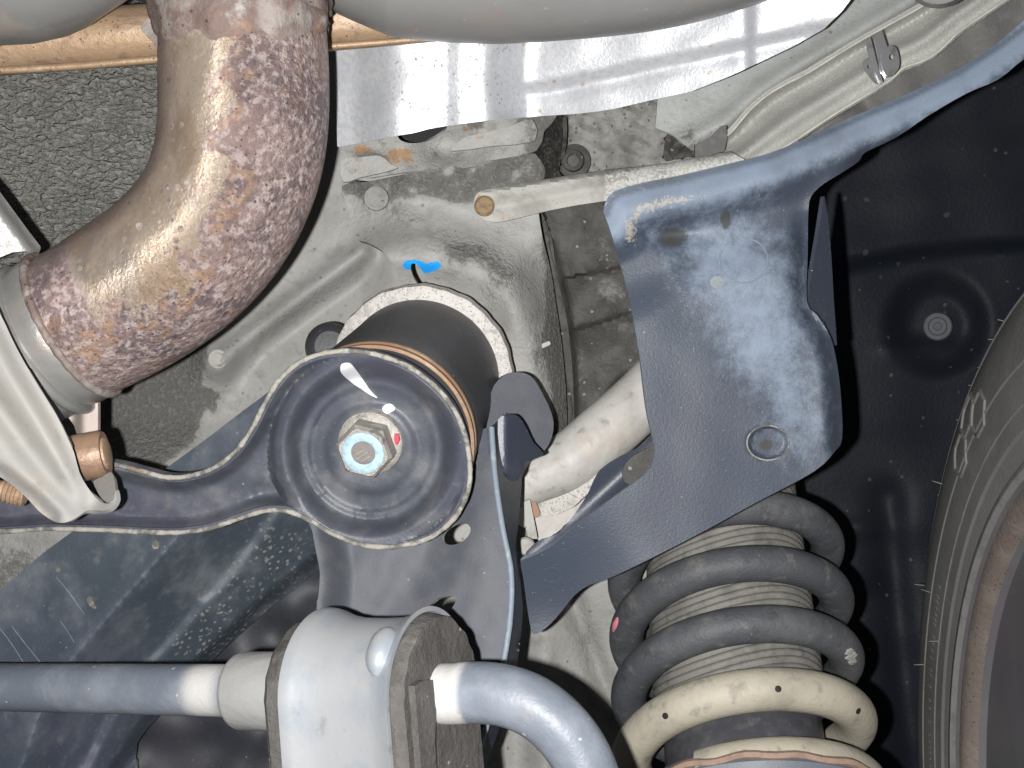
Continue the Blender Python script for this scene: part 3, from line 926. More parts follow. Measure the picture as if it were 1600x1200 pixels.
def d_shield(x, y):
    d = .575 + 0 * x
    xs = np.arange(440, 1420, 4.0)
    sl = np.interp(xs, [500, 550, 570, 600, 618, 640, 690, 704, 716, 728, 752, 768, 784, 806, 826, 850, 1150, 1164, 1176, 1184, 1196, 1340],
                       [-.00009, -.00010, -.00024, -.00022, -.00008, -.00001, -.00001, .00010, .00010, -.00001, .00001, .00013, .00034, .00032, .0, -.00010, -.00010, .0, .00022, .0, -.00003, -.00003])
    d = d + np.interp(x, xs, np.cumsum(sl) * 4.0) + .010
    s, t, side = dist_line(x, y, [(780, 152), (880, 138), (1000, 112), (1170, 76), (1330, 40)])
    d = d + (.0022 * np.exp(-(s / 13) ** 2) + .003 * sstep(-20, 20, s * side)) * sstep(770, 830, x)
    d = d + .00006 * (y - 100) + .0008 * lump(x, y, 110, 2)
    return d
hs = sheet('heat_shield', [(524, 60), (524, 120), (526, 180), (527, 230), (560, 224), (600, 216), (650, 207), (668, 202), (690, 198), (740, 191), (765, 188), (850, 181), (900, 178), (935, 174), (960, 170), (1020, 156), (1080, 143), (1138, 120), (1190, 96), (1240, 72), (1288, 45), (1315, 18), (1332, -4), (1340, -40), (524, -40)],
      d_shield, M['shield'], None, .0009, 5, sm=1, attrs={"stain": lambda x, y: sstep(580, 640, x) * sstep(830, 760, x), "rust": lambda x, y: .75 * gauss(x, y, 928, 132, 9) + .5 * gauss(x, y, 632, 170, 8) + .55 * gauss(x, y, 625, 214, 12, 7) + .4 * gauss(x, y, 1005, 78, 6), "blue": lambda x, y: 0 * x})
tag(hs, 'crumpled silver heat shield sheet under the grey resonator can', 'heat shield')

# exhaust hanger at the side
hb = thing('exhaust_hanger', 'pale grey stamped exhaust hanger bracket overlapping the black arm', 'bracket', P(80, 700, .43))
def d_hang(x, y):
    s, t, side = dist_line(x, y, [(-60, 565), (0, 640), (40, 695), (80, 745), (135, 800)])
    sg = s * side
    d = .432 + .007 * np.exp(-(sg / 20) ** 2) * (1 - .5 * t)
    s2, t2, side2 = dist_line(x, y, [(-60, 420), (0, 492), (40, 570), (90, 655), (120, 715), (150, 778)])
    d = d + .006 * sstep(34, 0, s2)
    s3, t3, side3 = dist_line(x, y, [(-60, 715), (0, 745), (40, 775), (75, 808)])
    return d + .005 * sstep(26, 0, s3)
sheet('plate', [(-60, 430), (-20, 465), (0, 490), (18, 528), (38, 566), (62, 606), (88, 648), (104, 680), (116, 708), (124, 738), (136, 760), (150, 778), (164, 787), (177, 783), (180, 766), (182, 782), (174, 793), (160, 798), (138, 797), (124, 806), (110, 814), (92, 817), (76, 810), (58, 796), (36, 772), (0, 745), (-60, 712)],
      d_hang, M['pale_bracket'], hb, .0020, 5, sm=2)
sheet('return_flange', [(146, 752), (160, 745), (174, 737), (179, 752), (180, 776), (172, 785), (160, 780), (152, 768)], plane3((146, 752, .455), (180, 740, .452), (170, 785, .437)), M['pale_bracket'], hb, .0018, 4, sm=2)
hst = thing('hanger_strap', 'short pinkish grey strap between elbow and brown nut', 'strap', P(135, 640, .46))
sheet('strap_plate', [(100, 632), (118, 622), (138, 606), (151, 590), (153, 620), (153, 676), (138, 676), (121, 682), (116, 665), (104, 648)],
      lambda x, y: .495 + .010 * sstep(132, 112, x), M['strap_pink'], hst, .003, 4, sm=1)
nt_ = thing('hanger_nut', 'brown rusty round nut between hanger bracket and strap', 'nut', P(145, 712, .46))
na, nb_ = P(122, 716, .463), P(166, 708, .4635)
nax = nb_ - na
lathe('nut_body', na, nax, [(-.004, .0082), (0, .0086), (.0088, .0086), (.0100, .0080), (.0100, .0066), (.0096, .0064), (.0096, 0)], M['nut'], nt_, 40)
lathe('stud_end', na + nax.normalized() * .0094, nax, [(0, .0060), (.0012, .0058), (.0016, .0048), (.0016, 0)], M['tan'], nt_, 30)
sb = thing('strap_end', 'brown grey strap end crossing the textured panel near the elbow', 'strap', P(20, 360, .47))
sheet('strap_plate', [(-40, 255), (0, 300), (22, 330), (44, 360), (64, 386), (60, 398), (40, 392), (20, 394), (0, 402), (-40, 420)], lambda x, y: .486 - .0001 * (60 - x) + .006 * sstep(20, 0, dist_line(x, y, [(-40, 255), (0, 300), (64, 386)])[0]), M['sleeve'], sb, .003, 5, sm=1)
sr = thing('threaded_stud', 'tan threaded stud under the pale hanger bracket', 'stud', P(10, 770, .46))
tube('stud', [(-60, 752, .462, 16), (0, 766, .462, 16), (40, 776, .462, 16)], M['tan'], sr, 20, 14, rfun=lambda s, a: .0005 * np.sin(s * 4200))

# ------------------------------------------------------------------ suspension arm, bolt and bushing
C0, C1 = P(580, 700, .475), P(652, 597, .562)
AX = (C1 - C0).normalized()                      # from the arm's eye back to the frame
kA = AX.dot(C0)
def d_plane(x, y, off=0.0):
    return (kA + off) / (AX.x * (x - 800) / F + AX.y + AX.z * (600 - y) / F)
arm_out = [(-60, 712), (60, 720), (130, 722), (180, 726), (220, 736), (262, 746), (300, 743), (336, 730), (368, 706), (394, 670), (414, 630), (438, 592), (470, 565), (512, 551), (560, 549), (608, 560), (650, 580), (690, 614), (716, 652), (731, 700), (734, 750), (722, 790), (700, 820), (670, 841), (636, 851), (600, 855), (560, 850), (520, 834), (482, 812), (450, 799), (416, 798), (380, 808), (332, 824), (280, 832), (220, 831), (160, 828), (80, 826), (-60, 822)]
arm_s = catmull(arm_out, 5, True)
def d_arm(x, y):
    e = dist_line(x, y, arm_s, True)[0]
    r = np.hypot((x - 580), (y - 702))
    eye = sstep(200, 120, r)
    deep = .0125 * sstep(2, 36, e) + .0015 * sstep(30, 60, e)
    ch = .0085 * sstep(2, 26, e)
    # dish: falls from the rim, then a raised seat round the bolt
    dish = .0135 * sstep(141, 104, r) + .0030 * sstep(106, 82, r) - .0045 * sstep(92, 58, r) - .0015 * np.exp(-((r - 100) / 9) ** 2)
    off = ch * (1 - eye) + np.minimum(deep, dish + .02 * sstep(150, 170, r)) * eye
    # gusset line from eye into the arm
    s, t, sd = dist_line(x, y, [(410, 770), (470, 780), (520, 815)])
    off = off + .003 * np.exp(-(s / 14) ** 2) * (1 - eye)
    return d_plane(x, y, off)
arm = thing('suspension_arm', 'blue black stamped suspension arm with round dished eye and pale edge', 'suspension arm', P(400, 780, .49))
sheet('arm_plate', arm_out, d_arm, M['arm'], arm, .002, 4.5, sm=5)
ae = resample(arm_s, 6)
aep = PA(ae[:, 0], ae[:, 1], d_plane(ae[:, 0], ae[:, 1], -.0003))
sweep('rim_edge', aep, .00098 + .00022 * lump(ae[:, 0], ae[:, 1], 42, 77) + .00012 * rng.uniform(-1, 1, len(ae)), M['edge'], arm, 10, closed=True)
# skirt wall going back from the rim
q = resample(arm_s, 6); cen = np.array([580, 702])
w0 = PA(q[:, 0], q[:, 1], d_plane(q[:, 0], q[:, 1], .0004))
axn = np.array(AX)
inw = np.roll(w0, -1, 0) - np.roll(w0, 1, 0); inw = np.cross(inw, axn); inw /= np.linalg.norm(inw, axis=1)[:, None]
cc = np.array(P(300, 770, .49))
sgn = 1 if ((w0[10] - np.array(P(100, 775, .50))) @ inw[10]) < 0 else -1
lv = [w0, w0 + axn * .0058, w0 + axn * .0058 + inw * sgn * .0018, w0 + inw * sgn * .0018]
nq = len(q)
V = np.vstack(lv); fc = []
for k in range(4):
    k2 = (k + 1) % 4
    for i in range(nq):
        j = (i + 1) % nq
        fc.append((k * nq + i, k * nq + j, k2 * nq + j, k2 * nq + i))
build('skirt', V, fc, M['arm'], arm)
def painted(name, outl, dfun, mat, parent, lift=.0004, sm=3):
    return sheet(name, outl, lambda x, y: dfun(x, y) - lift, mat, parent, .0003, 3.2, sm=sm)
painted('paint_stroke', [(533, 570), (541, 567), (549, 570), (560, 583), (570, 598), (580, 612), (590, 622), (580, 618), (566, 609), (550, 598), (538, 588), (532, 580)], d_arm, M['white_paint'], arm)
painted('paint_dab', [(598, 636), (606, 631), (614, 633), (617, 640), (610, 644), (606, 647), (599, 643)], d_arm, M['white_paint'], arm)

seatc = P(580, 690, float(d_arm(np.array([580.]), np.array([690.]))[0]) - .0003)
bo = thing('arm_bolt', 'grey hex flange bolt with pale blue ring in the arm eye', 'bolt', seatc)
fr = 53 * .48 / F
bx = -AX
lathe('flange', seatc, bx, [(-.002, fr), (.0010, fr), (.0022, fr * .97), (.0042, fr * .74), (.0044, 0)], M['bolt'], bo, 48)
# hexagon head
hx = seatc + bx * .0040
u = Vector((0, 0, 1)); u = (u - bx * u.dot(bx)).normalized(); w_ = bx.cross(u)
bm_v, bm_f = [], []
rr = .0109
rings = [(0, rr, 0), (.0075, rr, 0), (.0092, rr * .90, 1)]
nh = 48
for (z, r, rd) in rings:
    for k in range(nh):
        a = 2 * math.pi * k / nh + .28
        am = ((a - .28) % (math.pi / 3)) - math.pi / 6
        rx_ = r * math.cos(math.pi / 6) / math.cos(am)
        if rd: rx_ = min(rx_, rr * .86)
        bm_v.append(hx + bx * z + (u * math.cos(a) + w_ * math.sin(a)) * rx_)
for i in range(len(rings) - 1):
    for k in range(nh):
        bm_f.append((i * nh + k, i * nh + (k + 1) % nh, (i + 1) * nh + (k + 1) % nh, (i + 1) * nh + k))
bm_f.append(tuple(2 * nh + k for k in range(nh)))
hexo = build('hex_head', [tuple(v) for v in bm_v], bm_f, M['bolt'], bo, angle=22)
tp_ = hx + bx * .0092
lathe('blue_ring', tp_, bx, [(.0001, .0079), (.0004, .0078), (.0006, .0074), (.0006, .0050), (.0004, .0046), (.0001, .0045)], M['blue_ring'], hexo, 40)
lathe('recess', tp_, bx, [(.0001, .0045), (.00025, .0045), (.0003, 0)], M['grey_mark'], hexo, 30)
for k, (a0, b0) in enumerate([((-.0032, -.0008), (.0006, .0014)), ((-.0024, -.0022), (.0022, .0006)), ((-.0008, -.0032), (.0026, -.0012))]):
    p0 = tp_ + bx * .0005 + w_ * a0[0] * -1 + u * a0[1]; p1 = tp_ + bx * .0005 + w_ * b0[0] * -1 + u * b0[1]
    sweep('stamp_mark', np.array([tuple(p0.lerp(p1, t)) for t in (0, .5, 1)]), .00042, M['bolt'], hexo, 8)
ra = seatc + bx * .0032 - w_ * .0108 + u * .0042
sweep('red_dab', np.array([tuple(ra), tuple(ra - u * .0022 - bx * 0), tuple(ra - u * .0042 + w_ * .0004)]), [.0009, .0013, .0006], M['red_paint'], bo, 8)

bu = thing('arm_bushing', 'dark cylindrical rubber bushing between the arm eye and frame', 'bushing', C1)
lathe('rust_ring', C0, AX, [(.0068, .0368), (.0072, .0376), (.0090, .0376), (.0095, .0369), (.0120, .0368), (.0128, .0375), (.0146, .0375), (.0152, .0364), (.0068, .0364)], M['rust_ring'], bu, 96, ring=True)
lathe('rubber_sleeve', C0, AX, [(.014, .0345), (.018, .0362), (.030, .0366), (.050, .0362), (.070, .0356), (.086, .0352), (.1105, .0350), (.1105, .030), (.018, .030)], M['rubber_dark'], bu, 96, ring=True)
lathe('rear_washer', C0, AX, [(.0995, .0352), (.0997, .0395), (.1005, .0408), (.1050, .0412), (.1056, .0405), (.1058, .0352)], M['washer'], bu, 96,
      relief=lambda r, z, a: (r + .0004 * np.sin(a * 19) * np.sin(a * 7 + 1), z))
kn = thing('rubber_stop', 'dark round rubber stop behind the bushing sleeve', 'bump stop', P(515, 535, .60))
lathe('stop_body', P(518, 545, .63), P(510, 533, .55) - P(518, 545, .63), [(0, .0125), (.020, .0120), (.028, .0105), (.032, .007), (.033, 0)], M['rubber_dark'], kn, 36)

# ------------------------------------------------------------------ beam of the lower arm
bm_ridge = [(470, 600), (345, 760), (250, 872), (180, 952), (110, 1035), (60, 1120), (20, 1240)]
def d_beam(x, y):
    s, t, side = dist_line(x, y, bm_ridge)
    sg = s * side                                   # positive on the upper-left side
    sg = -sg
    d = .545 + np.where(sg > 0, .00022 * sg, -.00010 * sg * .0)
    d = .545 + .00030 * np.maximum(sg, 0) - .00004 * np.minimum(sg, 0)
    d = d + .007 * (1 - 1 / (1 + (sg / 44) ** 2))
    s2, t2, side2 = dist_line(x, y, [(450, 770), (400, 845), (352, 905), (335, 925), (315, 940), (300, 962), (268, 1000), (232, 1036), (175, 1115), (130, 1210)])
    q = -s2 * side2
    d = d - .0045 * sstep(-10, 10, q) + .0004 * lump(x, y, 60, 8)
    s3, t3, side3 = dist_line(x, y, [(530, 860), (420, 952), (330, 1035), (250, 1120), (190, 1210)])
    return d + .010 * sstep(26, 0, s3)
be = thing('lower_beam', 'wide blue black steel beam spattered with mud under the arm', 'beam', P(250, 950, .55))
def mudf(x, y):
    v = 1.0 * gauss(x, y, 340, 960, 60, 45) + .9 * gauss(x, y, 430, 870, 65, 55) + .8 * gauss(x, y, 310, 1010, 40, 30) + .12
    s2, t2, side2 = dist_line(x, y, [(450, 770), (352, 905), (335, 925), (300, 962), (232, 1036)])
    return np.clip(v * (.25 + .75 * sstep(-20, 10, -s2 * side2)), 0, 1)
sheet('beam_shell', [(-60, 965), (0, 922), (70, 862), (160, 798), (250, 738), (330, 680), (420, 612), (480, 580), (560, 650), (560, 830), (505, 884), (420, 952), (348, 1016), (290, 1078), (246, 1122), (215, 1160), (180, 1240), (-60, 1240)],
      d_beam, M['beam'], be, .003, 5, sm=2, attrs={"stain": mudf}, edge=M['bare_edge'])
ribbon('scratch', [(88, 902), (108, 926), (132, 960)], lambda x, y: d_beam(x, y) - .0001, 1.0, M['bare_edge'], be)
for a, b, c_ in [((18, 978), (38, 1004), (62, 1034)), ((0, 982), (18, 1006), (36, 1034)), ((94, 970), (104, 984), (116, 1004))]:
    ribbon('scratch', [a, b, c_], lambda x, y: d_beam(x, y) - .0001, 1.0, M['bare_edge'], be)
painted('mud_spot', [(136, 934), (143, 932), (146, 942), (150, 950), (144, 950), (137, 942)], d_beam, M['edge'], be, .0006)
painted('mud_spot', ell(91, 890, 4, 4), d_beam, M['edge'], be, .0006)
painted('mud_spot', ell(243, 851, 6, 7), d_beam, M['edge'], be, .0006)
cm = sheet('backing', [(150, 850), (520, 840), (640, 900), (640, 1240), (-60, 1240), (-60, 1100)], lambda x, y: .625 + .006 * lump(x, y, 120, 14), M['cross'], None, .002, 9, sm=1, attrs={"stain": lambda x, y: 0 * x})  # added dark sheet, stands in for the shade in the gap behind the beam
tag(cm, 'dark crossmember panel added to darken the gap behind the muddy beam', 'backing')

# ------------------------------------------------------------------ link bracket (plate with hook)
pl_d0 = plane3((500, 900, .505), (790, 900, .497), (640, 1150, .488))
def d_plate(x, y):
    d = pl_d0(x, y)
    s, t, side = dist_line(x, y, [(486, 815), (495, 868), (500, 900), (496, 940), (494, 1000)])
    d = d - .012 * sstep(56, 0, s) 
    s2, t2, side2 = dist_line(x, y, [(735, 640), (700, 780), (660, 880), (610, 960)])
    d = d + .0035 * np.exp(-(s2 / 40) ** 2)
    return d - .0025 * gauss(x, y, 755, 860, 45, 120) + .0004 * lump(x, y, 60, 4)
lb = thing('link_bracket', 'grey black bracket plate with two holes and upper hook', 'bracket', P(660, 930, .5))
edge_line = [(768, 668), (770, 700), (773, 740), (778, 780), (786, 830), (794, 868), (798, 892), (799, 930), (796, 975), (790, 1015), (783, 1050), (768, 1105), (752, 1160), (730, 1220)]
sheet('plate', [(485, 790), (488, 830), (495, 868), (500, 896), (497, 936), (494, 968), (494, 1240)] + edge_line[::-1] + [(745, 676), (725, 690), (690, 720), (600, 750)],
      d_plate, M['plate'], lb, .0022, 5, sm=2, holes=[ell(713, 834, 24, 15, -28), [(668, 950), (680, 938), (690, 933), (712, 932), (710, 944), (700, 956), (688, 952)]], edge=M['edge'])
def d_edge(x, y): return d_plate(x, y) - .0008
el2 = catmull(edge_line, 5)
sweep('edge_bead', PA(el2[:, 0], el2[:, 1], d_edge(el2[:, 0], el2[:, 1])), .00125, M['bare_edge'], lb, 10)
# flange going back from the bright edge
fl_out = [(768, 668), (778, 656), (790, 652), (806, 648), (812, 700), (816, 715), (815, 760), (811, 810), (806, 850), (808, 880), (814, 915), (817, 950), (815, 985), (808, 1040), (796, 1090), (776, 1150), (750, 1220), (735, 1220)] + edge_line[::-1][1:]
def d_fl(x, y):
    s, t, side = dist_line(x, y, edge_line)
    return d_plate(np.minimum(x, 799), y) + .0012 * np.minimum(s, 60) 
sheet('side_flange', fl_out, d_fl, M['plate_flange'], lb, .002, 4.5, sm=1)
sheet('hook_tab', [(738, 700), (752, 662), (764, 625), (772, 602), (786, 588), (802, 582), (820, 583), (834, 592), (846, 612), (858, 636), (865, 660), (862, 684), (851, 704), (838, 708), (822, 690), (800, 680), (775, 700), (738, 762)],
      plane3((740, 720, .535), (860, 690, .545), (800, 585, .540)), M['plate'], lb, .003, 4.5, sm=2, edge=M['plate_flange'])
sheet('hook_flap', [(778, 656), (792, 649), (806, 648), (816, 658), (824, 672), (834, 692), (850, 709), (834, 717), (819, 724), (815, 740), (806, 752), (794, 748), (786, 728), (780, 700)],
      lambda x, y: .497 + .0007 * np.maximum(x - 790, 0) * .6 + .004 * sstep(735, 755, y), M['plate_flange'], lb, .002, 4, sm=2)

# ------------------------------------------------------------------ guard bracket
g_top = [(943, 330), (950, 308), (964, 297), (1000, 287), (1060, 275), (1130, 258), (1200, 240), (1270, 211), (1340, 179), (1420, 146), (1500, 106), (1560, 66), (1640, 4)]
g_out = g_top + [(1640, 70), (1600, 92), (1560, 124), (1510, 146), (1450, 181), (1400, 215), (1352, 238), (1342, 252), (1312, 272), (1286, 288), (1268, 306), (1263, 330), (1262, 400), (1261, 472), (1278, 494), (1298, 528), (1308, 570), (1314, 620), (1316, 684), (1304, 706), (1270, 738), (1180, 786), (1100, 830), (1030, 866), (960, 900), (922, 914), (898, 930), (872, 962), (852, 982), (836, 991), (830, 984), (824, 950), (818, 905), (814, 878), (830, 870), (862, 853), (900, 822), (960, 776), (1006, 742), (1020, 722), (1022, 694), (1012, 650), (1006, 610), (1000, 560), (984, 470), (966, 400), (950, 350)]
def d_guard(x, y):
    s, t, side = dist_line(x, y, g_top)
    d = .528 + .00002 * (x - 1100)
    d = d + .005 * sstep(12, 0, s) - .0025 * np.exp(-((s - 36) / 22) ** 2) + .0065 * sstep(44, 92, s) * sstep(1330, 1250, x) - .005 * sstep(110, 190, s) * sstep(1330, 1250, x)
    d = d + .010 * sstep(48, 80, s) * sstep(1290, 1360, x)
    d = d + .004 * gauss(x, y, 1050, 365, 50, 18)
    s2, t2, side2 = dist_line(x, y, [(1262, 300), (1261, 480), (1300, 530), (1316, 620), (1316, 690)])
    d = d + .008 * sstep(30, 0, s2) * sstep(320, 380, y)
    d = d + .007 * sstep(720, 640, y - .48 * (1300 - x) * 0) * 0
    d = d + .016 * sstep(760, 980, y) * sstep(1050, 830, x)
    d = d + .0005 * lump(x, y, 160, 6) + .0025 * gauss(x, y, 1200, 692, 30) * 0
    r1 = np.hypot((x - 1200) / 33, (y - 692) / 27)
    d = d + .0025 * sstep(1.0, .82, r1)
    return d
def g_dust_sheen(x, y):
    s, t, side = dist_line(x, y, g_top)
    v = 1.0 * sstep(74, 22, s)
    v += .80 * gauss(x, y, 1140, 400, 100, 80) + .75 * gauss(x, y, 1190, 530, 80, 90) + .6 * gauss(x, y, 1250, 660, 55, 80) + .3 * gauss(x, y, 1000, 350, 40, 60)  # dust, plus lip brightness and mid-panel flash sheen painted into the colour
    return v
def g_sand(x, y):
    s, t, sd = dist_line(x, y, [(984, 372), (986, 345), (1000, 326), (1040, 316), (1100, 308), (1150, 300)])
    v = .60 * np.exp(-(s / 13) ** 2) * sstep(1180, 1030, x)
    s, t, side = dist_line(x, y, g_top)
    return v + .42 * np.exp(-((s - 6) / 10) ** 2) * sstep(1250, 1000, x)
def g_scuff(x, y):
    return 1.0 * gauss(x, y, 1052, 372, 28, 20) + .95 * gauss(x, y, 1134, 342, 12, 20) + .45 * gauss(x, y, 1170, 395, 20, 14) + .95 * gauss(x, y, 1196, 694, 14, 12) + .3 * gauss(x, y, 1180, 470, 50, 40)
gu = thing('guard_bracket', 'dusty blue black guard bracket with curved upper arm before the spring', 'bracket', P(1130, 560, .53))
gp = sheet('panel', g_out, d_guard, M['guard'], gu, .0025, 5, sm=3, attrs={"stain": g_dust_sheen, "sand": g_sand, "scuff": g_scuff}, edge=M['bare_edge'])
sheet('side_flange', [(1262, 470), (1268, 430), (1278, 370), (1288, 305), (1294, 340), (1299, 400), (1303, 470), (1308, 540), (1300, 540), (1282, 505)], lambda x, y: .552 + .0003 * (x - 1262), M['plate_flange'], gu, .002, 5, sm=1)
def gring(cx, cy, rx, ry, w, mat, name):
    ribbon(name, ell(cx, cy, rx, ry, 0, 26), lambda x, y: d_guard(x, y) - .0001, w, mat, gu, closed=True, sm=2)
gring(1162, 407, 38, 35, 2.4, M['bare_edge'], 'embossed_ring')
gring(1200, 692, 33, 27, 2.6, M['edge'], 'plug_ring')
painted('paint_dot', ell(1120, 441, 11, 10, 0, 14), d_guard, M['dot'], gu, .0004)
gring(1118, 471, 10, 8, 2.0, M['bare_edge'], 'dent_ring')
gring(862, 898, 16, 11, 1.2, M['plate'], 'dent_ring')

# ------------------------------------------------------------------ strap, rail, clip, hose
ss = thing('support_strap', 'flat grey strap with rusty rivet under the frame seam', 'strap', P(850, 302, .585))
sheet('strap_plate', [(740, 318), (745, 303), (758, 296), (778, 294), (830, 284), (870, 277), (945, 266), (1040, 256), (1140, 236), (1160, 270), (1040, 305), (945, 314), (862, 328), (800, 343), (770, 347), (750, 339)],
      lambda x, y: .588 + .010 * sstep(12, 0, dist_line(x, y, [(740, 290), (945, 262), (1140, 232)])[0]) - .002 * np.exp(-((y - (330 - .19 * (x - 740))) / 10) ** 2), M['strap'], ss, .0025, 4.5, sm=2,
      attrs={"rust": lambda x, y: .62 * gauss(x, y, 752, 316, 14) + .5 * gauss(x, y, 786, 338, 9) + .15, "stain": lambda x, y: sstep(942, 950, x)})
lathe('rivet', P(757, 322, .587), (0, -1, 0), [(0, .0048), (.0012, .0047), (.0022, .0036), (.0024, .002), (.0020, 0)], M['rivet'], ss, 26)
sheet('end_tab', [(1086, 226), (1110, 214), (1126, 197), (1135, 196), (1136, 216), (1132, 236), (1110, 242), (1086, 246)], .592, M['trim'], ss, .003, 4, sm=1)

ra_ = thing('frame_rail', 'long speckled pale rail channel running to the upper corner', 'rail', P(1330, 140, .6))
up_line = [(1130, 215), (1144, 205), (1172, 172), (1200, 148), (1230, 130), (1262, 114), (1330, 72), (1390, 38), (1440, 10), (1500, -30)]
lo_line = [(1170, 262), (1226, 230), (1300, 181), (1368, 140), (1395, 122), (1412, 106), (1440, 96), (1462, 84), (1482, 66), (1504, 46), (1572, 0), (1630, -40)]
def d_rail(x, y):
    a = dist_line(x, y, up_line)[0]; b = dist_line(x, y, lo_line)[0]
    f = a / (a + b + 1e-6)
    return .603 + .010 * np.sin(np.clip(f, 0, 1) * math.pi) - .012 * np.exp(-((f - .62) / .22) ** 2) + .006 * np.exp(-((f - .15) / .12) ** 2)
sheet('channel', [(1100, 262), (1110, 240)] + up_line + [(1630, -60)] + lo_line[::-1] + [(1120, 300)], d_rail, M['rail'], ra_, .002, 5, sm=1)
tube('upper_lip', [(x, y, .600, 1.8) for x, y in up_line], M['lip'], ra_, 8, 4)
tube('lower_lip', [(x, y, .598, 1.8) for x, y in lo_line], M['lip'], ra_, 8, 4)
tr = sheet('rail_trim', [(1200, 246), (1226, 232)] + lo_line[2:] + [(1700, -60), (1700, 60), (1560, 110), (1420, 190), (1300, 240), (1240, 262)],
      lambda x, y: .618 + .012 * sstep(40, 0, dist_line(x, y, [(1262, 222), (1290, 195), (1330, 186)])[0]) + .004 * lump(x, y, 90, 3), M['trim'], None, .002, 6, sm=1)
tag(tr, 'dull grey brown trim strip between pale rail and guard arm', 'trim')
cl = thing('rail_clip', 'small shiny spring clip standing on the pale rail', 'clip', P(1378, 95, .59))
sheet('clip_blade', [(1353, 64), (1360, 58), (1372, 104), (1380, 128), (1372, 132), (1366, 118)], .583, M['clip'], cl, .0012, 3, sm=1)
sheet('clip_blade', [(1366, 56), (1378, 46), (1386, 72), (1392, 116), (1384, 122), (1376, 112)], .578, M['clip'], cl, .0012, 3, sm=1)
sheet('clip_ear', [(1349, 96), (1356, 90), (1364, 98), (1370, 114), (1370, 130), (1358, 118), (1350, 106)], .582, M['clip'], cl, .0012, 3, holes=[ell(1358, 104, 3.4, 3.4, 0, 10)], sm=2)
sheet('clip_ear', [(1378, 84), (1388, 72), (1400, 74), (1405, 90), (1404, 108), (1390, 120), (1380, 110)], .577, M['clip'], cl, .0012, 3, holes=[ell(1393, 89, 4, 5, 0, 10)], sm=2)

ho = thing('filler_hose', 'pale grey bent metal pipe passing behind the hook and guard bracket', 'pipe', P(900, 710, .61))
tube('pipe', [(690, 782, .612, 34), (760, 770, .610, 36), (830, 747, .608, 41), (895, 716, .608, 46), (950, 672, .61, 48), (1005, 622, .615, 47), (1070, 555, .622, 47)], M['hose'], ho, 40, 8)
da = thing('damper_bracket', 'dark oily bracket arm below the pale pipe', 'bracket', P(930, 780, .57))
sheet('arm', [(1040, 640), (1040, 730), (1010, 745), (960, 780), (900, 826), (862, 858), (826, 876), (822, 862), (846, 842), (872, 834), (900, 800), (920, 768), (936, 735), (970, 712), (1010, 690)],
      lambda x, y: .578 - .006 * np.exp(-((dist_line(x, y, [(1030, 690), (900, 810), (830, 868)])[0]) / 26) ** 2), M['plate_flange'], da, .003, 5, sm=2)
sheet('oval_pad', [(972, 742), (976, 726), (990, 712), (1012, 700), (1030, 690), (1030, 730), (1000, 752), (980, 756)], .569, M['dark_undercoat'], da, .002, 4, sm=2, attrs={"stain": lambda x, y: 0 * x + .2})
sheet('oval_ring', ell(1020, 768, 30, 22, -30), .569, M['plate'], da, .002, 5)
st2 = thing('strut_mount', 'pale rust spotted mount edge beneath the pale pipe', 'mount', P(870, 800, .62))
sheet('mount_face', [(828, 782), (860, 772), (900, 758), (940, 738), (925, 765), (896, 792), (866, 806), (834, 816)], lambda x, y: .600 + .0001 * (940 - x), M['washer'], st2, .004, 4, sm=1)
sheet('mount_wall', [(834, 812), (866, 804), (905, 786), (925, 765), (920, 800), (890, 830), (842, 846)], .612, M['hose'], st2, .002, 4, sm=1)
sheet('rust_patch', [(831, 786), (836, 784), (842, 796), (843, 806), (835, 808)], .5995, M['rust_ring'], st2, .001, 3)
sheet('mount_strip', [(819, 784), (828, 780), (838, 830), (840, 842), (826, 842), (820, 820)], .592, M['strap'], st2, .003, 4, sm=1, attrs={"rust": lambda x, y: 0 * x + .1, "stain": lambda x, y: 0 * x})
lathe('mount_nut', P(822, 853, .585), P(800, 870, .5) - P(822, 853, .585), [(0, .0042), (.004, .0042), (.005, .0034), (.0052, 0)], M['strap'], st2, 20)
# pink drip of paint on the body edge

# ------------------------------------------------------------------ coil spring
SA = Vector((-.025, -.66, -.75)).normalized()      # axis, pointing down the spring
SC = P(1152, 1064, .605)                          # centre of the third visible coil
su = Vector((1, 0, 0)); su = (su - SA * su.dot(SA)).normalized(); sv = SA.cross(su)
if sv.y > 0: sv = -sv                             # sv points to the camera / up
RC, RW, PITCH = .0515, .0084, .0318
def helix(t):
    """t in turns; t = 0 at the front of the third coil"""
    a = 2 * math.pi * t
    return SC + SA * (PITCH * t) + (sv * math.cos(a) - su * math.sin(a)) * RC
cs = thing('coil_spring', 'thick black coil spring with beige sleeve on its lowest turns', 'coil spring', SC)
def hpts(t0, t1, n=56):
    k = int(abs(t1 - t0) * n)
    return np.array([tuple(helix(t0 + (t1 - t0) * i / k)) for i in range(k + 1)])
sweep('spring_wire', hpts(-2.6, .78), RW, M['coil'], cs, 22)
sweep('wire_tip', hpts(1.95, 2.35), RW * .9, M['coil'], cs, 22)
hose_p = hpts(.70, 2.085)
hs_o = sweep('spring_sleeve', hose_p, RW * 1.10, M['coil_hose'], cs, 24)
def on_wire(t, r):
    """point of the wire's surface that faces the open side, and its normal"""
    c = helix(t); tg = (helix(t + .01) - helix(t - .01)).normalized()
    nrm = -c - tg * (-c).dot(tg)
    nrm.normalize()
    return c + nrm * r, nrm
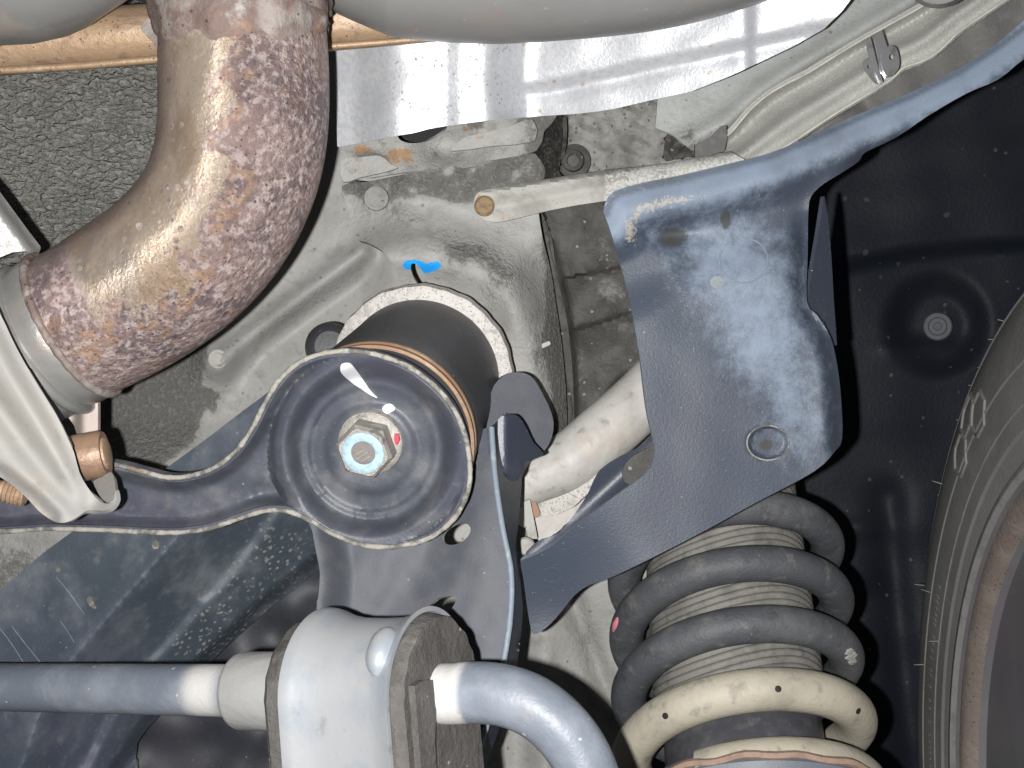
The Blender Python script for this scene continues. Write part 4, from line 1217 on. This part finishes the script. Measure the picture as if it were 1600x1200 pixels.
for t in (1.12, .985, .865):                       # drain holes of the sleeve
    hp, nrm = on_wire(t, RW * 1.10)
    lathe('drain_hole', hp - nrm * .0001, nrm, [(-.001, .0014), (.0003, .0014), (.0004, .0010), (.00042, 0)], M['black'], hs_o, 16)
for (t, r) in ((-.150, .0022), (-.162, .0030), (-.176, .0022)):   # chipped coating
    hp, nrm = on_wire(t, RW)
    lathe('paint_chip', hp - nrm * .0006, nrm, [(0, r), (.0007, r), (.0009, r * .7), (.0010, 0)], M['strap'], cs, 14,
          relief=lambda r_, z, a: (r_ * (1 + .35 * np.sin(a * 5 + 1) * np.cos(a * 3)), z))
# pink paint dab on the outer side of the second coil
ct = [helix(-.80 + .012 * i) for i in range(5)]
rad_out = [((c - SC) - SA * (c - SC).dot(SA)).normalized() for c in ct]
sweep('paint_dab', np.array([tuple(c + (r * .72 + Vector((-.35, -.6, 0))).normalized() * (RW - .0012)) for c, r in zip(ct, rad_out)]), [.0006, .0018, .0022, .0018, .0006], M['pink_paint'], cs, 12)
db = thing('dust_boot', 'grey ribbed dust boot inside the coil spring', 'dust boot', SC - SA * .05)
prof = []
z = -.125
while z < .012:
    prof += [(z, .0390), (z + .0010, .0399), (z + .0022, .0400), (z + .0030, .0391), (z + .0034, .0386)]
    z += .0037
prof += [(.014, .0395), (.020, .0398), (.022, .036)]
def twist(r, z, a):
    return r, z + .0075 * np.sin(a + .9) + .003 * np.sin(2 * a)
lathe('bellows', SC, SA, prof, M['boot'], db, 80, relief=twist, angle=60)
sa = thing('shock_absorber', 'smooth dark damper tube below the ribbed boot', 'shock absorber', SC + SA * .05)
lathe('damper_tube', SC, SA, [(.004, .034), (.006, .0362), (.060, .0362), (.075, .0355), (.12, .0355)], M['damper'], sa, 64)
sp_ = thing('spring_seat', 'rust edged dished plate carrying the bottom coil', 'spring seat', SC + SA * .1)
BZ = .0690
lathe('seat_plate', SC + su * .004, SA, [(BZ + .004, .030), (BZ + .002, .044), (BZ, .056), (BZ - .003, .0615), (BZ + .000, .063), (BZ + .006, .060), (BZ + .016, .054), (BZ + .020, .030)], M['seat'], sp_, 96)
lathe('seat_rim', SC + su * .004, SA, [(BZ - .004, .0612), (BZ - .0045, .0625), (BZ - .003, .0638), (BZ - .0010, .0634), (BZ - .001, .0612)], M['rust_edge'], sp_, 96,
      relief=lambda r, z, a: (r + .0006 * np.sin(a * 11), z + .0006 * np.sin(a * 17)))

# ------------------------------------------------------------------ stabilizer bar, rubber and clamp
B0, B1 = P(300, 1078, .452), P(700, 1084, .408)
BT = (B1 - B0).normalized()
def along(px):                                     # point of the bar axis seen at column px
    u_ = (px - 800) / F
    t = (u_ * B0.y - B0.x) / ((B1.x - B0.x) - u_ * (B1.y - B0.y))
    return B0.lerp(B1, t)
rb = 40 * .45 / F
sbar = thing('stabilizer_bar', 'blue grey stabilizer bar with bent end crossing the lower edge', 'stabilizer bar', along(300))
lp = [along(px) for px in (-80, 0, 100, 200, 300, 360, 420, 500, 600, 700)]
lp[0] = P(-80, 1070, lp[0].y); 
straight = np.array([tuple(v) for v in lp])
bend = [P(735, 1082, .404), P(785, 1086, .400), P(832, 1103, .397), P(872, 1134, .395), P(904, 1176, .394), P(926, 1230, .393), (P(938, 1290, .393))]
allp = np.vstack([straight, np.array([tuple(v) for v in bend])])
cp_ = catmull(allp, 10)
pxs = cp_[:, 0] / cp_[:, 1] * F + 800
rad = np.interp(pxs, [300, 640, 700, 760, 940], [rb, rb, .0096, .0096, .0094])
stn = np.exp(-((pxs - 335) / 34) ** 2) * .9 + np.clip(2.2 - np.abs(pxs - 705) / 18, 0, 1)
sweep('bar', cp_, rad, M['bar'], sbar, 32, attrs={"stain": np.repeat(stn, 32)})
c0 = along(376); rc = 60 * c0.y / F
lathe('collar', c0, BT, [(-.0005, .0090), (-.0008, rc * .90), (.0004, rc * .98), (.0016, rc), (.016, rc), (.020, rc)], M['bar_collar'], sbar, 56)

cr = thing('clamp_rubber', 'cracked grey rubber block held inside the silver clamp', 'rubber bushing', along(560))
cA = along(560)
def zr(px): return (along(px) - cA).dot(BT)
R0 = 118 * cA.y / F
z0, z1 = zr(476), zr(692)
def U_wrap(r, a_extra=.055, n=40):
    """half round over the top and front, then straight down: (forward, up) pairs"""
    a = np.linspace(math.radians(-70), math.radians(180), n)
    return a
up = Vector((0, 0, 1)); up = (up - BT * up.dot(BT)).normalized(); fw = BT.cross(up)
if fw.y > 0: fw = -fw                              # towards the camera
def wrap_mesh(name, prof, mat, parent, closed_ends=False, drop=.07, thick=None, relief=None, cen=cA):
    """prof: (along bar, radius). The section is a U: round over the top, straight sides going down"""
    a = np.linspace(0, math.pi, 40)
    path = [(math.cos(t), math.sin(t)) for t in a]
    V = []; n = len(prof)
    rows = []
    prof = np.array(prof, float)
    for i in range(9):                             # rear side rising
        rows.append(('s', -1, 1 - i / 9))
    for t in a:
        rows.append(('a', t, 0))
    for i in range(1, 10):
        rows.append(('s', 1, i / 9))
    for row in rows:
        for (zz, r) in prof:
            if row[0] == 'a':
                f_, h_ = -math.cos(row[1]) * r, math.sin(row[1]) * r
            else:
                f_, h_ = row[1] * r, -row[2] * drop
            if relief is not None:
                dr = relief(zz, f_, h_); f_ *= 1 + dr; h_ = h_ * (1 + dr) if h_ > 0 else h_
            V.append(cen + BT * zz + fw * f_ + up * h_)
    F_ = []
    m = len(rows)
    for i in range(m - 1):
        for j in range(n - 1):
            F_.append((i * n + j, i * n + j + 1, (i + 1) * n + j + 1, (i + 1) * n + j))
    if closed_ends:
        F_.append(tuple(i * n for i in range(m))); F_.append(tuple(i * n + n - 1 for i in range(m))[::-1])
        F_.append(tuple(range(n))[::-1]); F_.append(tuple((m - 1) * n + j for j in range(n)))
    else:
        for i in range(m - 1):
            F_.append((i * n + n - 1, i * n, (i + 1) * n, (i + 1) * n + n - 1))
    return build(name, [tuple(v) for v in V], F_, mat, parent, angle=32)
wrap_mesh('rubber_block', [(z0, R0 * .90), (z0 + .002, R0 * .96), (z0 + .010, R0 * .97), (0, R0 * .93), (z1 - .012, R0 * .97), (z1 - .006, R0 * 1.02), (z1 - .003, R0 * 1.02), (z1, R0 * .97)], M['clamp_rubber'], cr, True,
          relief=lambda z, f, h: .018 * math.sin(h * 900 + z * 300) * math.sin(z * 900 + 1))
# moulded step on the end face of the rubber
ef = cA + BT * (z1 + .0002)
step = [(-.85, -2.6), (-.85, .28), (-.62, .30), (-.40, .26), (-.36, -.1), (-.46, -.5), (-.52, -2.6)]
Vs = []
for s_ in (0, .0022):
    for (a, b) in step:
        Vs.append(ef + BT * s_ + fw * (-a * R0 * 1.0) + up * (b * R0))
k = len(step)
build('moulded_step', [tuple(v) for v in Vs], [tuple(range(k))[::-1], tuple(range(k, 2 * k))] + [(i, (i + 1) % k, k + (i + 1) % k, k + i) for i in range(k)], M['clamp_rubber'], cr, smooth=False)
scl = thing('stabilizer_clamp', 'shiny silver clamp strap wrapped round the bar rubber', 'clamp', cA)
t_ = .0016
zs = [zr(512), zr(518), zr(528), zr(544), zr(568), zr(604), zr(636), zr(656), zr(668), zr(674)]
rs_ = [1.12, 1.115, 1.085, 1.02, .975, .965, .975, 1.02, 1.085, 1.11]
outer = [(z, r * R0) for z, r in zip(zs, rs_)]
inner_ = [(z, r * R0 - t_) for z, r in zip(zs, rs_)][::-1]
wrap_mesh('strap', outer + inner_, M['clamp'], scl, False, drop=.075)
# pressed stiffening bead on the right side of the strap
bpt = [cA + BT * zr(648) + (fw * math.sin(a) + up * math.cos(a)) * (R0 * .99) for a in np.linspace(.45, 1.15, 12)]
sweep('pressed_bead', np.array([tuple(v) for v in bpt]), [.001, .0026, .0036, .0042, .0045, .0046, .0046, .0045, .0042, .0036, .0026, .001], M['clamp'], scl, 16)

# ------------------------------------------------------------------ wheel
WX, WD, WZ, WR = .27, .54, -.207, .293
WC = Vector((0, WD, WZ))
wh = thing('car_wheel', 'grey tyre and rust streaked steel rim at the picture edge', 'wheel', Vector((.30, WD, WZ)))
prof = [(.40, .302), (.34, .302), (.30, .300), (.284, .297), (.274, .292), (.265, .283), (.258, .272), (.2525, .258), (.2495, .245), (.2480, .230), (.2485, .218), (.2500, .207), (.2500, .2062), (.2488, .2055), (.2490, .203), (.2505, .202), (.2525, .193), (.2550, .187), (.262, .184), (.30, .18)]
ty = lathe('tyre', WC, (1, 0, 0), prof, M['tyre'], wh, 200, angle=30)
pr_r = [(.262, .190), (.2500, .1895), (.2478, .1870), (.2476, .1840), (.2500, .1815), (.2515, .1795), (.2510, .1760), (.2530, .1715), (.2580, .1680), (.266, .1660), (.275, .1650), (.2755, .1560), (.274, .1550), (.272, .1530), (.274, .1515), (.30, .150), (.302, .02), (.302, 0)]
mi_ = [0, 1, 1, 1, 0, 2, 2, 2, 0, 0, 0, 1, 1, 1, 0, 0, 0]
lathe('rim', WC, (1, 0, 0), pr_r, [M['rim'], M['rim_lip'], M['rim_rust']], wh, 200, mi=mi_, angle=40)
pf = np.array(prof)[::-1]
def wsurf(r, ang, lift=0):
    x = np.interp(r, pf[2:18, 1], pf[2:18, 0]) - lift
    return np.array([x, WD + r * math.cos(ang), WZ + r * math.sin(ang)])
for rr_, ww in ((.2745, .0009), (.2325, .0008), (.214, .0007)):
    sweep('sidewall_ridge', np.array([wsurf(rr_, a) for a in np.linspace(-.9, 2.4, 140)]), ww, M['tyre_line'], ty, 6)
# hexagon pattern on the shoulder
def hexring(ca, crr, sa_, sr_):
    pts = []
    for k in range(7):
        q = math.pi / 3 * k
        pts.append((ca + sa_ * math.cos(q), crr + sr_ * math.sin(q)))
    p = resample(np.array(pts), .004, False) if False else np.array(pts)
    pp = []
    for i in range(6):
        for t in (0, .25, .5, .75):
            a, r = p[i] * (1 - t) + p[i + 1] * t
            pp.append(wsurf(r, a, .0002))
    return np.array(pp)
for (ca, crr, sa_, sr_) in ((.93, .2385, .050, .0125), (.855, .2515, .048, .012), (.78, .2385, .05, .0125)):
    sweep('hex_ridge', hexring(ca, crr, sa_, sr_), .0011, M['tyre_line'], ty, 6, closed=True)
hr = np.random.default_rng(5)
for (ang, r) in [(.98, .290), (.93, .289), (.84, .290), (.80, .288), (.74, .290), (.70, .288), (.62, .290), (.60, .262), (.50, .287), (.42, .289), (.30, .288), (.18, .288), (.02, .288), (.36, .236), (.27, .214), (.16, .236), (-.12, .236), (-.18, .214), (.33, .258)]:
    p0 = wsurf(r, ang)
    dv = np.array([-1, hr.uniform(-.2, .5), hr.uniform(-.1, .4)]); dv /= np.linalg.norm(dv)
    sweep('rubber_hair', np.array([p0, p0 + dv * .003, p0 + dv * .0058]), [.0003, .00026, .00015], M['tyre_hair'], ty, 6)
# worn moulded lettering, too small to read
for base, a0, a1, hgt_ in ((.222, -.25, .42, .0042),):
    a = a0
    while a < a1:
        wd = hr.uniform(.006, .016)
        if hr.random() < .75:
            sweep('moulded_letter', np.array([wsurf(base - hgt_ * .5, a + wd * .3, .0001), wsurf(base, a + wd * .5, .0002), wsurf(base + hgt_ * .5, a + wd * .3, .0001)]), .0005, M['tyre_line'], ty, 5)
        a += wd + .006
